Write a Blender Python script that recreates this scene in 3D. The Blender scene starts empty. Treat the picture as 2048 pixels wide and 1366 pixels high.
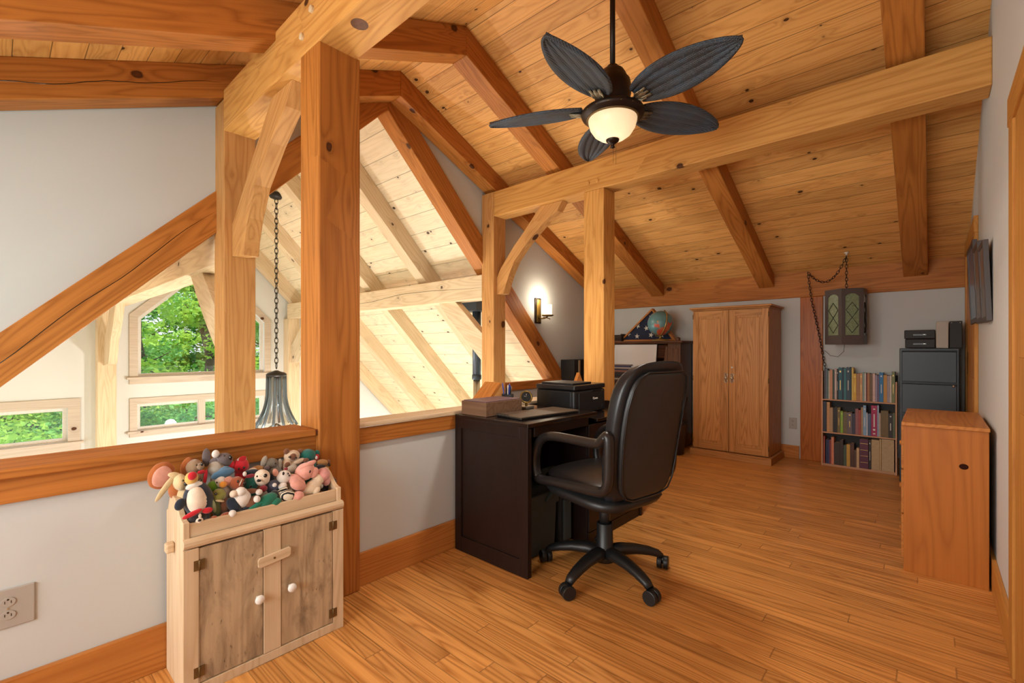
import bpy, bmesh, math, random
from mathutils import Vector, Matrix, noise
from math import sin, cos, pi, radians, sqrt, atan2, exp
C = bpy.context.scene
COL = C.collection
random.seed(7)

# ------------------------------------------------------------------ camera
cam_d = bpy.data.cameras.new('camera')
cam = bpy.data.objects.new('camera', cam_d); COL.objects.link(cam)
cam_d.sensor_width = 36.0
cam_d.lens = 933.4 / 2048 * 36.0
cam_d.shift_y = 14.0 / 2048
cam_d.clip_start = 0.05; cam_d.clip_end = 200
cam.location = (0, 0, 1.15)
cam.rotation_euler = (radians(90), 0, radians(42.02))
C.camera = cam

# ------------------------------------------------------------------ view transform
C.view_settings.view_transform = 'Standard'
C.view_settings.look = 'None'
C.view_settings.gamma = 1
C.view_settings.use_curve_mapping = False
C.view_settings.exposure = 0.62

# ------------------------------------------------------------------ world: daylight sky
w = bpy.data.worlds.new('sky'); C.world = w; w.use_nodes = True
nt = w.node_tree; nt.nodes.clear()
out = nt.nodes.new('ShaderNodeOutputWorld'); bg = nt.nodes.new('ShaderNodeBackground')
sky = nt.nodes.new('ShaderNodeTexSky'); sky.sky_type = 'NISHITA'; sky.sun_disc = False
sky.sun_elevation = radians(50); sky.sun_rotation = radians(200); sky.air_density = 1.0; sky.dust_density = 2.0
mixw = nt.nodes.new('ShaderNodeMix'); mixw.data_type = 'RGBA'; mixw.inputs[0].default_value = 0.6
skm = nt.nodes.new('ShaderNodeVectorMath'); skm.operation = 'SCALE'; skm.inputs['Scale'].default_value = 0.16
nt.links.new(sky.outputs[0], skm.inputs[0]); nt.links.new(skm.outputs[0], mixw.inputs[6])
mixw.inputs[7].default_value = (0.92, 0.95, 1.0, 1)
nt.links.new(mixw.outputs[2], bg.inputs[0]); bg.inputs[1].default_value = 1.15
nt.links.new(bg.outputs[0], out.inputs[0])

# ------------------------------------------------------------------ sun, daylight of the windows, added fill panels
def sun(el, az, e):
    d = bpy.data.lights.new('sun', 'SUN'); d.energy = e; d.angle = radians(2); d.color = (1, .96, .88)
    o = bpy.data.objects.new('sun', d); COL.objects.link(o)
    v = Vector((cos(el)*cos(az), cos(el)*sin(az), sin(el)))
    o.rotation_euler = v.to_track_quat('Z', 'Y').to_euler(); o.location = v*30
sun(radians(62), radians(60), 4.5)
def area(name, loc, target, sx, sy, e, col=(1, 1, 1)):
    d = bpy.data.lights.new(name, 'AREA'); d.shape = 'RECTANGLE'; d.size = sx; d.size_y = sy; d.energy = e; d.color = col
    o = bpy.data.objects.new(name, d); COL.objects.link(o); o.location = loc
    o.rotation_euler = (Vector(loc)-Vector(target)).to_track_quat('Z', 'Y').to_euler()
area('daylight_rear_windows', (-1.3, -1.75, 1.5), (-1.3, 3, 1.2), 2.9, 1.7, 100, (.95, 1, .98))
area('fill_great_room_north', (-6.0, 6.6, -1.4), (-6.0, 1.5, 1.2), 4.4, 2.0, 85, (.96, 1, 1))  # added fill panel aimed up under the roof, no window modelled here
area('fill_great_room_south', (-6.0, -2.2, -1.4), (-6.0, 3.0, 1.6), 4.4, 2.0, 85, (.96, 1, 1))  # matching added fill on the opposite open side, no window behind it
area('daylight_great_room_west', (-9.0, 2.2, -1.2), (-4, 2.2, 0.5), 5.0, 2.0, 60, (.97, .99, 1))

# ------------------------------------------------------------------ materials
def lin(c):
    c = c/255.0
    return c/12.92 if c <= .04045 else ((c+.055)/1.055)**2.4
def rgb(t): return (lin(t[0]), lin(t[1]), lin(t[2]), 1)
class N:
    def __init__(s, name):
        s.m = bpy.data.materials.new(name); s.m.use_nodes = True; s.t = s.m.node_tree
        s.b = s.t.nodes['Principled BSDF']
    def n(s, kind, **kw):
        x = s.t.nodes.new('ShaderNode'+kind)
        for k, v in kw.items(): setattr(x, k, v)
        return x
    def l(s, a, b): s.t.links.new(a, b)
    def put(s, sock, v):
        if hasattr(v, 'is_linked') or isinstance(v, bpy.types.NodeSocket): s.l(v, sock)
        else: sock.default_value = v
    def math(s, op, a, b=0.0, c=None, clamp=False):
        x = s.n('Math', operation=op, use_clamp=clamp); s.put(x.inputs[0], a); s.put(x.inputs[1], b)
        if c is not None: s.put(x.inputs[2], c)
        return x.outputs[0]
    def mix(s, f, a, b, blend='MIX'):
        x = s.n('Mix', data_type='RGBA', blend_type=blend); s.put(x.inputs[0], f); s.put(x.inputs[6], a); s.put(x.inputs[7], b)
        return x.outputs[2]
    def comb(s, x, y, z):
        c = s.n('CombineXYZ'); s.put(c.inputs[0], x); s.put(c.inputs[1], y); s.put(c.inputs[2], z); return c.outputs[0]
    def noise(s, vec, scale=1, detail=2, rough=.5, dist=0):
        x = s.n('TexNoise'); s.l(vec, x.inputs['Vector']); x.inputs['Scale'].default_value = scale
        x.inputs['Detail'].default_value = detail; x.inputs['Roughness'].default_value = rough
        x.inputs['Distortion'].default_value = dist; return x.outputs[0]
    def sstep(s, v, a, b, lo=0.0, hi=1.0):
        x = s.n('MapRange', interpolation_type='SMOOTHSTEP'); s.put(x.inputs[0], v)
        x.inputs[1].default_value = a; x.inputs[2].default_value = b; x.inputs[3].default_value = lo; x.inputs[4].default_value = hi
        return x.outputs[0]
    def bump(s, h, strength=.2, dist=.002):
        x = s.n('Bump'); x.inputs['Strength'].default_value = strength; x.inputs['Distance'].default_value = dist
        s.l(h, x.inputs['Height']); s.l(x.outputs[0], s.b.inputs['Normal'])

def plain(name, col, rough=.5, metal=0.0, spec=.5, coat=0.0, var=.06, vs=9.0, bump=0.0, bs=120, emit=None, es=0, sheen=0.0):
    m = N(name); tc = m.n('TexCoord')
    nz = m.noise(tc.outputs['Object'], vs, 3)
    c = rgb(col)
    d = tuple(min(1, k*(1-var*2)) for k in c[:3])+(1,); e = tuple(min(1, k*(1+var)) for k in c[:3])+(1,)
    m.l(m.mix(nz, d, e), m.b.inputs['Base Color'])
    m.b.inputs['Roughness'].default_value = rough; m.b.inputs['Metallic'].default_value = metal
    m.b.inputs['Specular IOR Level'].default_value = spec; m.b.inputs['Coat Weight'].default_value = coat
    if sheen: m.b.inputs['Sheen Weight'].default_value = sheen
    if bump: m.bump(m.noise(tc.outputs['Object'], bs, 2), bump, .002)
    if emit: m.b.inputs['Emission Color'].default_value = rgb(emit); m.b.inputs['Emission Strength'].default_value = es
    return m.m

def wood(name, light, dark, knot=(104, 58, 28), kn=.35, ks=1.0, plank=None, joint=None, rough=.45, contrast=.55,
         rings=7.0, coat=0.0, bvar=.25, stain=None, groove=.5, check=0.0, stretch=1.0):
    m = N(name); tc = m.n('TexCoord'); oi = m.n('ObjectInfo')
    sp = m.n('SeparateXYZ'); m.l(tc.outputs['Object'], sp.inputs[0])
    x, y, z = sp.outputs
    rx = m.math('MULTIPLY', oi.outputs['Random'], 31.0); rz = m.math('MULTIPLY', oi.outputs['Random'], 17.0)
    x = m.math('ADD', x, rx); z = m.math('ADD', z, rz)
    br = None; gm = None
    if plank:
        yy = m.math('DIVIDE', y, plank); iy = m.math('FLOOR', yy); fy = m.math('SUBTRACT', yy, iy)
        wn = m.n('TexWhiteNoise', noise_dimensions='1D'); m.l(iy, wn.inputs['W']); r1 = wn.outputs['Value']
        x = m.math('ADD', x, m.math('MULTIPLY', r1, 23.0))
        gm = m.math('ABSOLUTE', m.math('SUBTRACT', fy, .5)); gw = .5-.0014/plank
        gm = m.sstep(gm, gw-.0012/plank, gw)
        br = r1
        if joint:
            xx = m.math('DIVIDE', x, joint); ix = m.math('FLOOR', xx); fx = m.math('SUBTRACT', xx, ix)
            wn2 = m.n('TexWhiteNoise', noise_dimensions='2D'); m.l(m.comb(iy, ix, 0), wn2.inputs['Vector']); br = wn2.outputs['Value']
            jm = m.math('ABSOLUTE', m.math('SUBTRACT', fx, .5)); jm = m.sstep(jm, .5-.0035/joint, .5-.001/joint)
            gm = m.math('MAXIMUM', gm, jm)
        z = m.math('ADD', z, m.math('MULTIPLY', br, 9.0))
    k = 1.0
    vec = m.comb(m.math('MULTIPLY', x, .38*stretch), m.math('MULTIPLY', y, 5.5), m.math('MULTIPLY', z, 5.5))
    n1 = m.noise(vec, 1.0, 2.2, .5, .15)
    vv = m.comb(m.math('MULTIPLY', x, 3.6*ks), m.math('MULTIPLY', y, 5.0*ks), m.math('MULTIPLY', z, 5.0*ks))
    wob = m.noise(m.comb(m.math('MULTIPLY', x, 14), m.math('MULTIPLY', y, 26), m.math('MULTIPLY', z, 26)), 1.0, 2)
    vm = m.n('VectorMath', operation='ADD'); m.l(vv, vm.inputs[0]); m.l(m.comb(m.math('MULTIPLY', wob, .10), m.math('MULTIPLY', wob, -.08), 0), vm.inputs[1]); vv = vm.outputs[0]
    vo = m.n('TexVoronoi'); m.l(vv, vo.inputs['Vector']); vo.inputs['Scale'].default_value = 1.0
    d = vo.outputs['Distance']; cs = m.n('SeparateColor'); m.l(vo.outputs['Color'], cs.inputs[0])
    on = m.math('LESS_THAN', cs.outputs[0], kn)
    sz = m.math('ADD', .045, m.math('MULTIPLY', cs.outputs[1], .085))
    dd = m.math('DIVIDE', d, sz)
    km = m.math('MULTIPLY', m.sstep(dd, .8, 1.15, 1.0, 0.0), on)
    halo = m.math('MULTIPLY', m.math('POWER', 2.718, m.math('MULTIPLY', dd, -.55)), on)
    ph = m.math('ADD', m.math('MULTIPLY', n1, rings*2.8), m.math('MULTIPLY', halo, 2.4))
    ring = m.math('MULTIPLY', m.math('ABSOLUTE', m.math('SUBTRACT', m.math('FRACT', ph), .5)), 2.0)
    ring = m.math('POWER', ring, 1.8)
    fine = m.noise(m.comb(m.math('MULTIPLY', x, 3.0), m.math('MULTIPLY', y, 160.0), m.math('MULTIPLY', z, 160.0)), 1.0, 2, .6)
    g = m.math('ADD', m.math('MULTIPLY', ring, .58), m.math('MULTIPLY', fine, .6))
    g = m.math('MULTIPLY', g, contrast, clamp=True)
    col = m.mix(g, rgb(light), rgb(dark))
    broad = m.noise(m.comb(m.math('MULTIPLY', x, .9), m.math('MULTIPLY', y, 2.5), m.math('MULTIPLY', z, 2.5)), 1.0, 2)
    hs = m.n('HueSaturation'); m.l(col, hs.inputs['Color'])
    val = m.math('ADD', .93, m.math('MULTIPLY', broad, .14))
    if br is not None: val = m.math('ADD', val, m.math('MULTIPLY', m.math('SUBTRACT', br, .5), bvar))
    else: val = m.math('ADD', val, m.math('MULTIPLY', m.math('SUBTRACT', oi.outputs['Random'], .5), .10))
    m.l(val, hs.inputs['Value']); col = hs.outputs[0]
    if stain:
        st = m.noise(m.comb(m.math('MULTIPLY', x, 5), m.math('MULTIPLY', y, 16), m.math('MULTIPLY', z, 16)), 1.0, 5, .65, .6)
        col = m.mix(m.sstep(st, .42, .78), col, rgb(stain))
        st2 = m.noise(m.comb(m.math('MULTIPLY', x, 28), m.math('MULTIPLY', y, 70), z), 1.0, 2)
        col = m.mix(m.sstep(st2, .66, .8), col, rgb(tuple(int(q*.62) for q in stain)))
    if check:
        ck = m.noise(m.comb(m.math('MULTIPLY', x, .6), 0.0, m.math('MULTIPLY', oi.outputs['Random'], 50)), 1.0, 3)
        ckd = m.math('ABSOLUTE', m.math('SUBTRACT', m.sstep(z if False else y, -10, 10, -10, 10), 0))
    kc = m.mix(m.sstep(dd, .2, .9), rgb(tuple(int(q*.8) for q in knot)), rgb(tuple(int(q*.55) for q in knot)))
    col = m.mix(km, col, kc)
    ko = m.math('MULTIPLY', halo, .38); col = m.mix(ko, col, rgb(knot))
    if gm is not None: col = m.mix(m.math('MULTIPLY', gm, groove), col, rgb(tuple(int(q*.35) for q in dark)))
    m.l(col, m.b.inputs['Base Color'])
    m.b.inputs['Roughness'].default_value = rough; m.b.inputs['Coat Weight'].default_value = coat
    m.b.inputs['Coat Roughness'].default_value = .22
    m.b.inputs['Specular IOR Level'].default_value = .22
    h = m.math('MULTIPLY', g, -.25)
    if gm is not None: h = m.math('SUBTRACT', h, gm)
    m.bump(h, .35, .002)
    return m.m

M = {}
M['timber'] = wood('stained_timber', (222, 166, 94), (172, 110, 48), kn=.5, ks=.85, rings=6, contrast=.75, rough=.55)
M['timber_dark'] = wood('warm_stained_timber', (194, 124, 58), (136, 78, 28), kn=.5, ks=.85, rings=6, contrast=.8, rough=.5)
M['timber_pale'] = wood('pale_timber', (228, 206, 174), (190, 160, 122), knot=(120, 98, 84), kn=.45, ks=1.0, rings=6, contrast=.7, rough=.6)
M['timber_mid'] = wood('honey_timber', (210, 156, 96), (164, 108, 56), kn=.5, ks=.85, rings=6, contrast=.75, rough=.55)
M['boards'] = wood('pine_ceiling_boards', (238, 182, 110), (190, 122, 54), knot=(92, 54, 26), kn=.95, ks=1.5, plank=.13, rings=6, contrast=.7, rough=.5, bvar=.22, groove=.7)
M['boards_pale'] = wood('pale_pine_boards', (236, 220, 192), (208, 182, 144), knot=(100, 84, 72), kn=.95, ks=1.4, plank=.15, rings=5, contrast=.55, rough=.55, bvar=.10, groove=.6)
M['floor'] = wood('oak_floor', (228, 164, 92), (164, 102, 44), kn=.0, plank=.078, joint=1.5, rings=9, contrast=1.0, rough=.36, coat=.12, bvar=.26, groove=.4, stretch=.8)
M['pine'] = wood('orange_pine', (198, 130, 64), (152, 84, 32), kn=.2, ks=1.0, rings=6, contrast=.75, rough=.42, coat=.05)
M['dresser_side'] = wood('edge_glued_pine', (186, 112, 46), (142, 78, 24), kn=.12, ks=1.3, plank=.062, rings=4, contrast=.6, rough=.42, coat=.08, bvar=.10, groove=.10)
M['trim'] = wood('honey_trim', (204, 144, 70), (160, 98, 38), kn=.16, rings=6, contrast=.7, rough=.45)
M['red_post'] = wood('red_stained_post', (190, 108, 38), (136, 66, 16), knot=(80, 30, 12), kn=.6, ks=.9, rings=7, contrast=.8, rough=.42, coat=.05)
M['oak'] = wood('oak_veneer', (206, 148, 90), (146, 94, 48), kn=0, rings=9, contrast=.85, rough=.45, coat=.05)
M['trim_grey'] = wood('greyed_casing', (212, 196, 180), (178, 160, 142), kn=.2, rings=5, contrast=.6, rough=.6)
M['pickled'] = wood('whitewashed_wood', (222, 196, 162), (184, 150, 112), kn=.0, rings=5, contrast=.7, rough=.6)
M['weathered'] = wood('weathered_panel', (198, 172, 138), (156, 128, 96), kn=.0, rings=5, contrast=.7, rough=.7, stain=(120, 98, 76))
M['espresso'] = wood('espresso_wood', (40, 26, 22), (27, 17, 14), kn=0, rings=5, contrast=.6, rough=.36, coat=.06)
M['espresso_top'] = wood('espresso_top', (30, 21, 19), (22, 14, 12), kn=0, rings=5, contrast=.6, rough=.16, coat=.6)
M['walnut'] = wood('old_walnut', (108, 68, 46), (64, 38, 24), kn=0, rings=8, contrast=.8, rough=.35, coat=.2)
M['shelf_wood'] = wood('pale_shelf_wood', (206, 158, 124), (170, 118, 84), kn=0, rings=5, contrast=.5, rough=.5)
M['boxwood'] = wood('grey_brown_wood', (124, 94, 72), (86, 62, 46), kn=.1, ks=3, rings=6, contrast=.7, rough=.55)
M['wall'] = plain('grey_white_paint', (196, 198, 196), .75, var=.015, vs=3)
M['wall_gr'] = plain('white_paint', (218, 218, 216), .75, var=.012, vs=3)
M['wall_right'] = plain('warm_white_paint', (208, 209, 208), .75, var=.012, vs=3)
M['white'] = plain('white_plastic', (225, 222, 214), .4, var=.02)
M['plate'] = plain('grey_beige_plate', (168, 160, 150), .4, var=.02)
M['black_plastic'] = plain('black_plastic', (25, 26, 27), .42, var=.05)
M['black_gloss'] = plain('glossy_black', (22, 23, 26), .3, var=.03)
M['leather'] = plain('black_leather', (26, 28, 32), .32, var=.06, bump=.25, bs=260)
M['leather_soft'] = plain('black_leather_seat', (24, 20, 20), .36, var=.15, bump=.25, bs=160)
M['bronze'] = plain('dark_bronze', (48, 36, 30), .38, metal=.7, var=.1)
M['brass'] = plain('aged_brass', (140, 112, 58), .38, metal=.9, var=.15)
M['nickel'] = plain('worn_nickel', (190, 184, 170), .3, metal=.9, var=.06)
M['antique'] = plain('antique_hinge', (122, 96, 58), .5, metal=.6, var=.2, vs=60)
M['iron'] = plain('dark_iron', (52, 46, 42), .45, metal=.6, var=.2)
M['pipe'] = plain('black_stovepipe', (62, 70, 80), .4, metal=.4, var=.05)
M['steel_blue'] = plain('blue_grey_steel', (33, 44, 53), .42, var=.03)
M['dark_board'] = plain('dark_board', (30, 27, 26), .6, var=.05)
M['grey_board'] = plain('grey_board', (172, 166, 156), .6, var=.03)
M['screen'] = plain('screen_reflection', (206, 208, 212), .22, metal=.1, var=.02)  # pale colour stands in for a window reflection on the unlit screen
M['knobw'] = plain('white_porcelain', (236, 232, 226), .2, coat=.6, var=.01)
M['gold_trim'] = plain('gold_paint', (176, 144, 84), .35, metal=.6, var=.1)
M['fabric_grey'] = plain('grey_canvas', (62, 68, 66), .85, var=.08, bump=.5, bs=300)
M['fabric_black'] = plain('black_nylon', (20, 19, 20), .7, var=.1, bump=.4, bs=300)
M['paper'] = plain('yellowed_pages', (186, 160, 124), .85, var=.12, vs=50)
M['white_paper'] = plain('white_paper', (220, 214, 204), .8, var=.03)
M['inkblue'] = plain('blue_ink_pen', (40, 60, 150), .3, var=.05)
M['photo_blue'] = plain('framed_print', (84, 116, 150), .25, var=.4, vs=22)
M['photo_grey'] = plain('sepia_print', (110, 100, 92), .3, var=.3, vs=16)
M['frame_dark'] = plain('dark_frame', (66, 56, 54), .4, var=.08)
def shade():
    m = N('alabaster_glass'); tc = m.n('TexCoord'); nz = m.noise(tc.outputs['Object'], 14, 3)
    m.l(m.mix(nz, rgb((226, 200, 164)), rgb((244, 230, 206))), m.b.inputs['Base Color']); m.b.inputs['Roughness'].default_value = .3
    tr = m.n('BsdfTranslucent'); tr.inputs[0].default_value = rgb((250, 232, 200)); ad = m.n('MixShader'); ad.inputs[0].default_value = .3
    o = m.t.nodes['Material Output']; m.l(m.b.outputs[0], ad.inputs[1]); m.l(tr.outputs[0], ad.inputs[2]); m.l(ad.outputs[0], o.inputs[0]); return m.m
M['lampshade'] = shade()
M['candle_glass'] = plain('lit_candle_glass', (245, 226, 190), .4, var=.05, emit=(255, 222, 160), es=2.4)
M['bark'] = plain('tree_bark', (92, 78, 66), .9, var=.25, vs=6, bump=.6, bs=14)
M['grass'] = plain('meadow_grass', (86, 128, 52), .9, var=.25, vs=2)

def plush(name, col, var=.1): M[name] = plain('plush_'+name, col, .95, var=var, vs=50, bump=.5, bs=420, sheen=.35)
for nm, c in dict(orangebrown=(176, 98, 44), dustpink=(214, 152, 132), cream=(214, 190, 144), taupe=(150, 122, 94), red=(196, 18, 34),
    navy=(22, 34, 50), offwhite=(228, 208, 186), white=(226, 216, 206), yellowtan=(214, 168, 84), charcoal=(38, 34, 34),
    lime=(104, 158, 44), olive=(136, 134, 62), olivedark=(88, 96, 52), palegreen=(150, 158, 116), rust=(158, 80, 44), brown=(122, 76, 50),
    grey=(104, 92, 92), darkgrey=(116, 106, 92), lightgrey=(172, 162, 148), steelblue=(74, 116, 150), orange=(222, 146, 48), teal=(16, 98, 88),
    maroon=(134, 24, 40), beige=(208, 180, 152), tan=(172, 124, 70), pink=(226, 160, 144), creamwhite=(224, 200, 170),
    slate=(72, 74, 92), emerald=(20, 110, 84), darknavy=(28, 28, 48)).items(): plush(nm, c)
plush('pinkfur', (226, 158, 152), .25)
M['black'] = plain('black_bead', (14, 13, 13), .15, coat=.5)
def zebra():
    m = N('plush_zebra'); tc = m.n('TexCoord'); wv = m.n('TexWave'); m.l(tc.outputs['Object'], wv.inputs['Vector'])
    wv.inputs['Scale'].default_value = 42; wv.inputs['Distortion'].default_value = 5; wv.inputs['Detail Scale'].default_value = .4
    m.l(m.mix(m.sstep(wv.outputs[1], .4, .55), rgb((24, 24, 26)), rgb((222, 212, 190))), m.b.inputs['Base Color'])
    m.b.inputs['Roughness'].default_value = .95; return m.m
M['zebra'] = zebra()
def wicker():
    m = N('woven_wicker'); tc = m.n('TexCoord')
    w1 = m.n('TexWave', bands_direction='X'); m.l(tc.outputs['Object'], w1.inputs['Vector']); w1.inputs['Scale'].default_value = 62; w1.inputs['Distortion'].default_value = 1.2
    w2 = m.n('TexWave', bands_direction='Y'); m.l(tc.outputs['Object'], w2.inputs['Vector']); w2.inputs['Scale'].default_value = 40; w2.inputs['Distortion'].default_value = 1.2
    h = m.math('MULTIPLY', w1.outputs[1], w2.outputs[1])
    nz = m.noise(tc.outputs['Object'], 9, 2)
    base = m.mix(m.sstep(nz, .4, .65), rgb((40, 38, 40)), rgb((44, 56, 72)))
    m.l(m.mix(h, base, rgb((100, 112, 126))), m.b.inputs['Base Color']); m.b.inputs['Roughness'].default_value = .5
    m.bump(h, .8, .003); return m.m
M['wicker'] = wicker()
def glass(name, col=(255, 255, 255), rough=0.0, a=.12):
    m = bpy.data.materials.new(name); m.use_nodes = True; t = m.node_tree; t.nodes.clear()
    o = t.nodes.new('ShaderNodeOutputMaterial'); tr = t.nodes.new('ShaderNodeBsdfTransparent'); gl = t.nodes.new('ShaderNodeBsdfGlossy')
    mx = t.nodes.new('ShaderNodeMixShader'); tr.inputs[0].default_value = rgb(col); gl.inputs['Roughness'].default_value = rough
    mx.inputs[0].default_value = a; t.links.new(tr.outputs[0], mx.inputs[1]); t.links.new(gl.outputs[0], mx.inputs[2]); t.links.new(mx.outputs[0], o.inputs[0]); return m
M['pane'] = glass('window_glass', (246, 250, 250), 0, .05)
M['clear'] = glass('clear_glass', (225, 235, 240), .02, .22)
def patglass():
    m = N('pressed_green_glass'); tc = m.n('TexCoord')
    nz = m.noise(tc.outputs['Object'], 60, 3)
    m.l(m.mix(nz, rgb((96, 104, 72)), rgb((150, 168, 134))), m.b.inputs['Base Color'])
    m.b.inputs['Roughness'].default_value = .2; m.b.inputs['Coat Weight'].default_value = .4; m.bump(nz, .5, .004); return m.m
M['green_glass'] = patglass()
def globe_mat():
    m = N('printed_globe'); tc = m.n('TexCoord'); nz = m.noise(tc.outputs['Object'], 7, 4, .6)
    n2 = m.noise(tc.outputs['Object'], 13, 2)
    land = m.mix(m.sstep(n2, .45, .6), rgb((186, 150, 96)), rgb((196, 88, 66)))
    land = m.mix(m.sstep(n2, .3, .42), rgb((150, 156, 96)), land)
    m.l(m.mix(m.sstep(nz, .53, .56), rgb((96, 140, 146)), land), m.b.inputs['Base Color']); m.b.inputs['Roughness'].default_value = .3; return m.m
M['globe'] = globe_mat()
def leaves(name, a, b):
    m = N(name); tc = m.n('TexCoord'); nz = m.noise(tc.outputs['Object'], 1.6, 4)
    m.l(m.mix(m.sstep(nz, .35, .65), rgb(a), rgb(b)), m.b.inputs['Base Color']); m.b.inputs['Roughness'].default_value = .6
    m.b.inputs['Transmission Weight'].default_value = 0
    m.b.inputs['Subsurface Weight'].default_value = 0
    tr = m.n('BsdfTranslucent'); tr.inputs[0].default_value = rgb(b); ad = m.n('MixShader'); ad.inputs[0].default_value = .45
    o = m.t.nodes['Material Output']; m.l(m.b.outputs[0], ad.inputs[1]); m.l(tr.outputs[0], ad.inputs[2]); m.l(ad.outputs[0], o.inputs[0]); return m.m
M['leaf_a'] = leaves('spring_leaves', (96, 156, 60), (190, 222, 96))
M['leaf_b'] = leaves('deep_leaves', (70, 134, 76), (140, 196, 96))

# ------------------------------------------------------------------ geometry helpers
W = {}
def frame(grain):
    if isinstance(grain, str): grain = {'x': (1, 0, 0), 'y': (0, 1, 0), 'z': (0, 0, 1)}[grain]
    X = Vector(grain).normalized(); up = Vector((0, 0, 1))
    if abs(X.dot(up)) > .95: up = Vector((1, 0, 0))
    Y = up.cross(X).normalized(); Z = X.cross(Y).normalized()
    return Matrix((X, Y, Z)).transposed()
class MB:
    def __init__(s): s.v = []; s.f = []; s.sm = []; s.mi = []; s.cur = 0
    def add(s, vs, fs, smooth=False):
        b = len(s.v); s.v += [Vector(q) for q in vs]
        for f in fs: s.f.append(tuple(b+i for i in f)); s.sm.append(smooth); s.mi.append(s.cur)
        return s
    def box(s, a, b):
        x0, y0, z0 = (min(a[i], b[i]) for i in range(3)); x1, y1, z1 = (max(a[i], b[i]) for i in range(3))
        return s.add([(x0, y0, z0), (x1, y0, z0), (x1, y1, z0), (x0, y1, z0), (x0, y0, z1), (x1, y0, z1), (x1, y1, z1), (x0, y1, z1)],
                     [(0, 3, 2, 1), (4, 5, 6, 7), (0, 1, 5, 4), (1, 2, 6, 5), (2, 3, 7, 6), (3, 0, 4, 7)])
    def obox(s, c, size, rot):
        h = Vector(size)/2; c = Vector(c); pts = []
        for q in [(-1, -1, -1), (1, -1, -1), (1, 1, -1), (-1, 1, -1), (-1, -1, 1), (1, -1, 1), (1, 1, 1), (-1, 1, 1)]:
            pts.append(c+rot @ Vector((q[0]*h.x, q[1]*h.y, q[2]*h.z)))
        return s.add(pts, [(0, 3, 2, 1), (4, 5, 6, 7), (0, 1, 5, 4), (1, 2, 6, 5), (2, 3, 7, 6), (3, 0, 4, 7)])
    def prism(s, pts, ax, a0, a1):
        def P(p, a): return {'x': (a, p[0], p[1]), 'y': (p[0], a, p[1]), 'z': (p[0], p[1], a)}[ax]
        n = len(pts); ar = sum(pts[i][0]*pts[(i+1) % n][1]-pts[(i+1) % n][0]*pts[i][1] for i in range(n))
        fl = (ar < 0) != (ax == 'y')
        if fl: pts = pts[::-1]
        lo, hi = min(a0, a1), max(a0, a1)
        vs = [P(p, lo) for p in pts]+[P(p, hi) for p in pts]
        fs = [tuple(range(n))[::-1], tuple(range(n, 2*n))]+[(i, (i+1) % n, n+(i+1) % n, n+i) for i in range(n)]
        return s.add(vs, fs)
    def cyl(s, p0, p1, r0, r1=None, n=20, caps=True, smooth=True):
        r1 = r0 if r1 is None else r1; p0 = Vector(p0); p1 = Vector(p1); d = (p1-p0)
        q = d.to_track_quat('Z', 'Y'); vs = []
        for p, r in ((p0, r0), (p1, r1)):
            for i in range(n): vs.append(p+q @ Vector((r*cos(2*pi*i/n), r*sin(2*pi*i/n), 0)))
        s.add(vs, [(i, (i+1) % n, n+(i+1) % n, n+i) for i in range(n)], smooth)
        if caps: s.add(vs[:n], [tuple(range(n))[::-1]]); s.add(vs[n:], [tuple(range(n))])
        return s
    def lathe(s, prof, c=(0, 0, 0), n=28, smooth=True, axis=(0, 0, 1)):
        q = Vector(axis).to_track_quat('Z', 'Y'); c = Vector(c); vs = []
        for r, z in prof:
            for i in range(n): vs.append(c+q @ Vector((r*cos(2*pi*i/n), r*sin(2*pi*i/n), z)))
        fs = []
        for j in range(len(prof)-1):
            for i in range(n):
                fs.append((j*n+i, j*n+(i+1) % n, (j+1)*n+(i+1) % n, (j+1)*n+i))
        return s.add(vs, fs, smooth)
    def tube(s, pts, r, n=10, closed=False, flat=None):
        pts = [Vector(p) for p in pts]; m = len(pts); vs = []
        prev = None
        for i, p in enumerate(pts):
            if closed: t = pts[(i+1) % m]-pts[i-1]
            else: t = pts[min(i+1, m-1)]-pts[max(i-1, 0)]
            t.normalize()
            if prev is None:
                a = Vector((0, 0, 1)) if abs(t.z) < .9 else Vector((1, 0, 0)); u = a.cross(t).normalized()
            else: u = (prev-t*prev.dot(t)).normalized()
            prev = u; v = t.cross(u); rr = r[i] if isinstance(r, (list, tuple)) else r
            ru, rv = (rr, rr) if flat is None else (rr*flat[0], rr*flat[1])
            for k in range(n): vs.append(p+u*(ru*cos(2*pi*k/n))+v*(rv*sin(2*pi*k/n)))
        fs = []
        for i in range(m if closed else m-1):
            j = (i+1) % m
            for k in range(n): fs.append((i*n+k, i*n+(k+1) % n, j*n+(k+1) % n, j*n+k))
        s.add(vs, fs, True)
        if not closed: s.add(vs[:n], [tuple(range(n))[::-1]]); s.add(vs[-n:], [tuple(range(n))])
        return s
    def ell(s, c, r, rot=None, nu=18, nv=12, wob=0.0):
        c = Vector(c); vs = []; rot = rot or Matrix.Identity(3)
        for j in range(nv+1):
            th = pi*j/nv
            for i in range(nu):
                ph = 2*pi*i/nu; q = Vector((r[0]*sin(th)*cos(ph), r[1]*sin(th)*sin(ph), r[2]*cos(th)))
                if wob: q *= 1+wob*noise.noise(q*60+c*13)
                vs.append(c+rot @ q)
        fs = [(j*nu+i, (j+1)*nu+i, (j+1)*nu+(i+1) % nu, j*nu+(i+1) % nu) for j in range(nv) for i in range(nu)]
        return s.add(vs, fs, True)
    def torus(s, c, R, r, axis=(0, 0, 1), n=28, m=10):
        q = Vector(axis).to_track_quat('Z', 'Y'); c = Vector(c)
        return s.tube([c+q @ Vector((R*cos(2*pi*i/n), R*sin(2*pi*i/n), 0)) for i in range(n)], r, m, closed=True)
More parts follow.
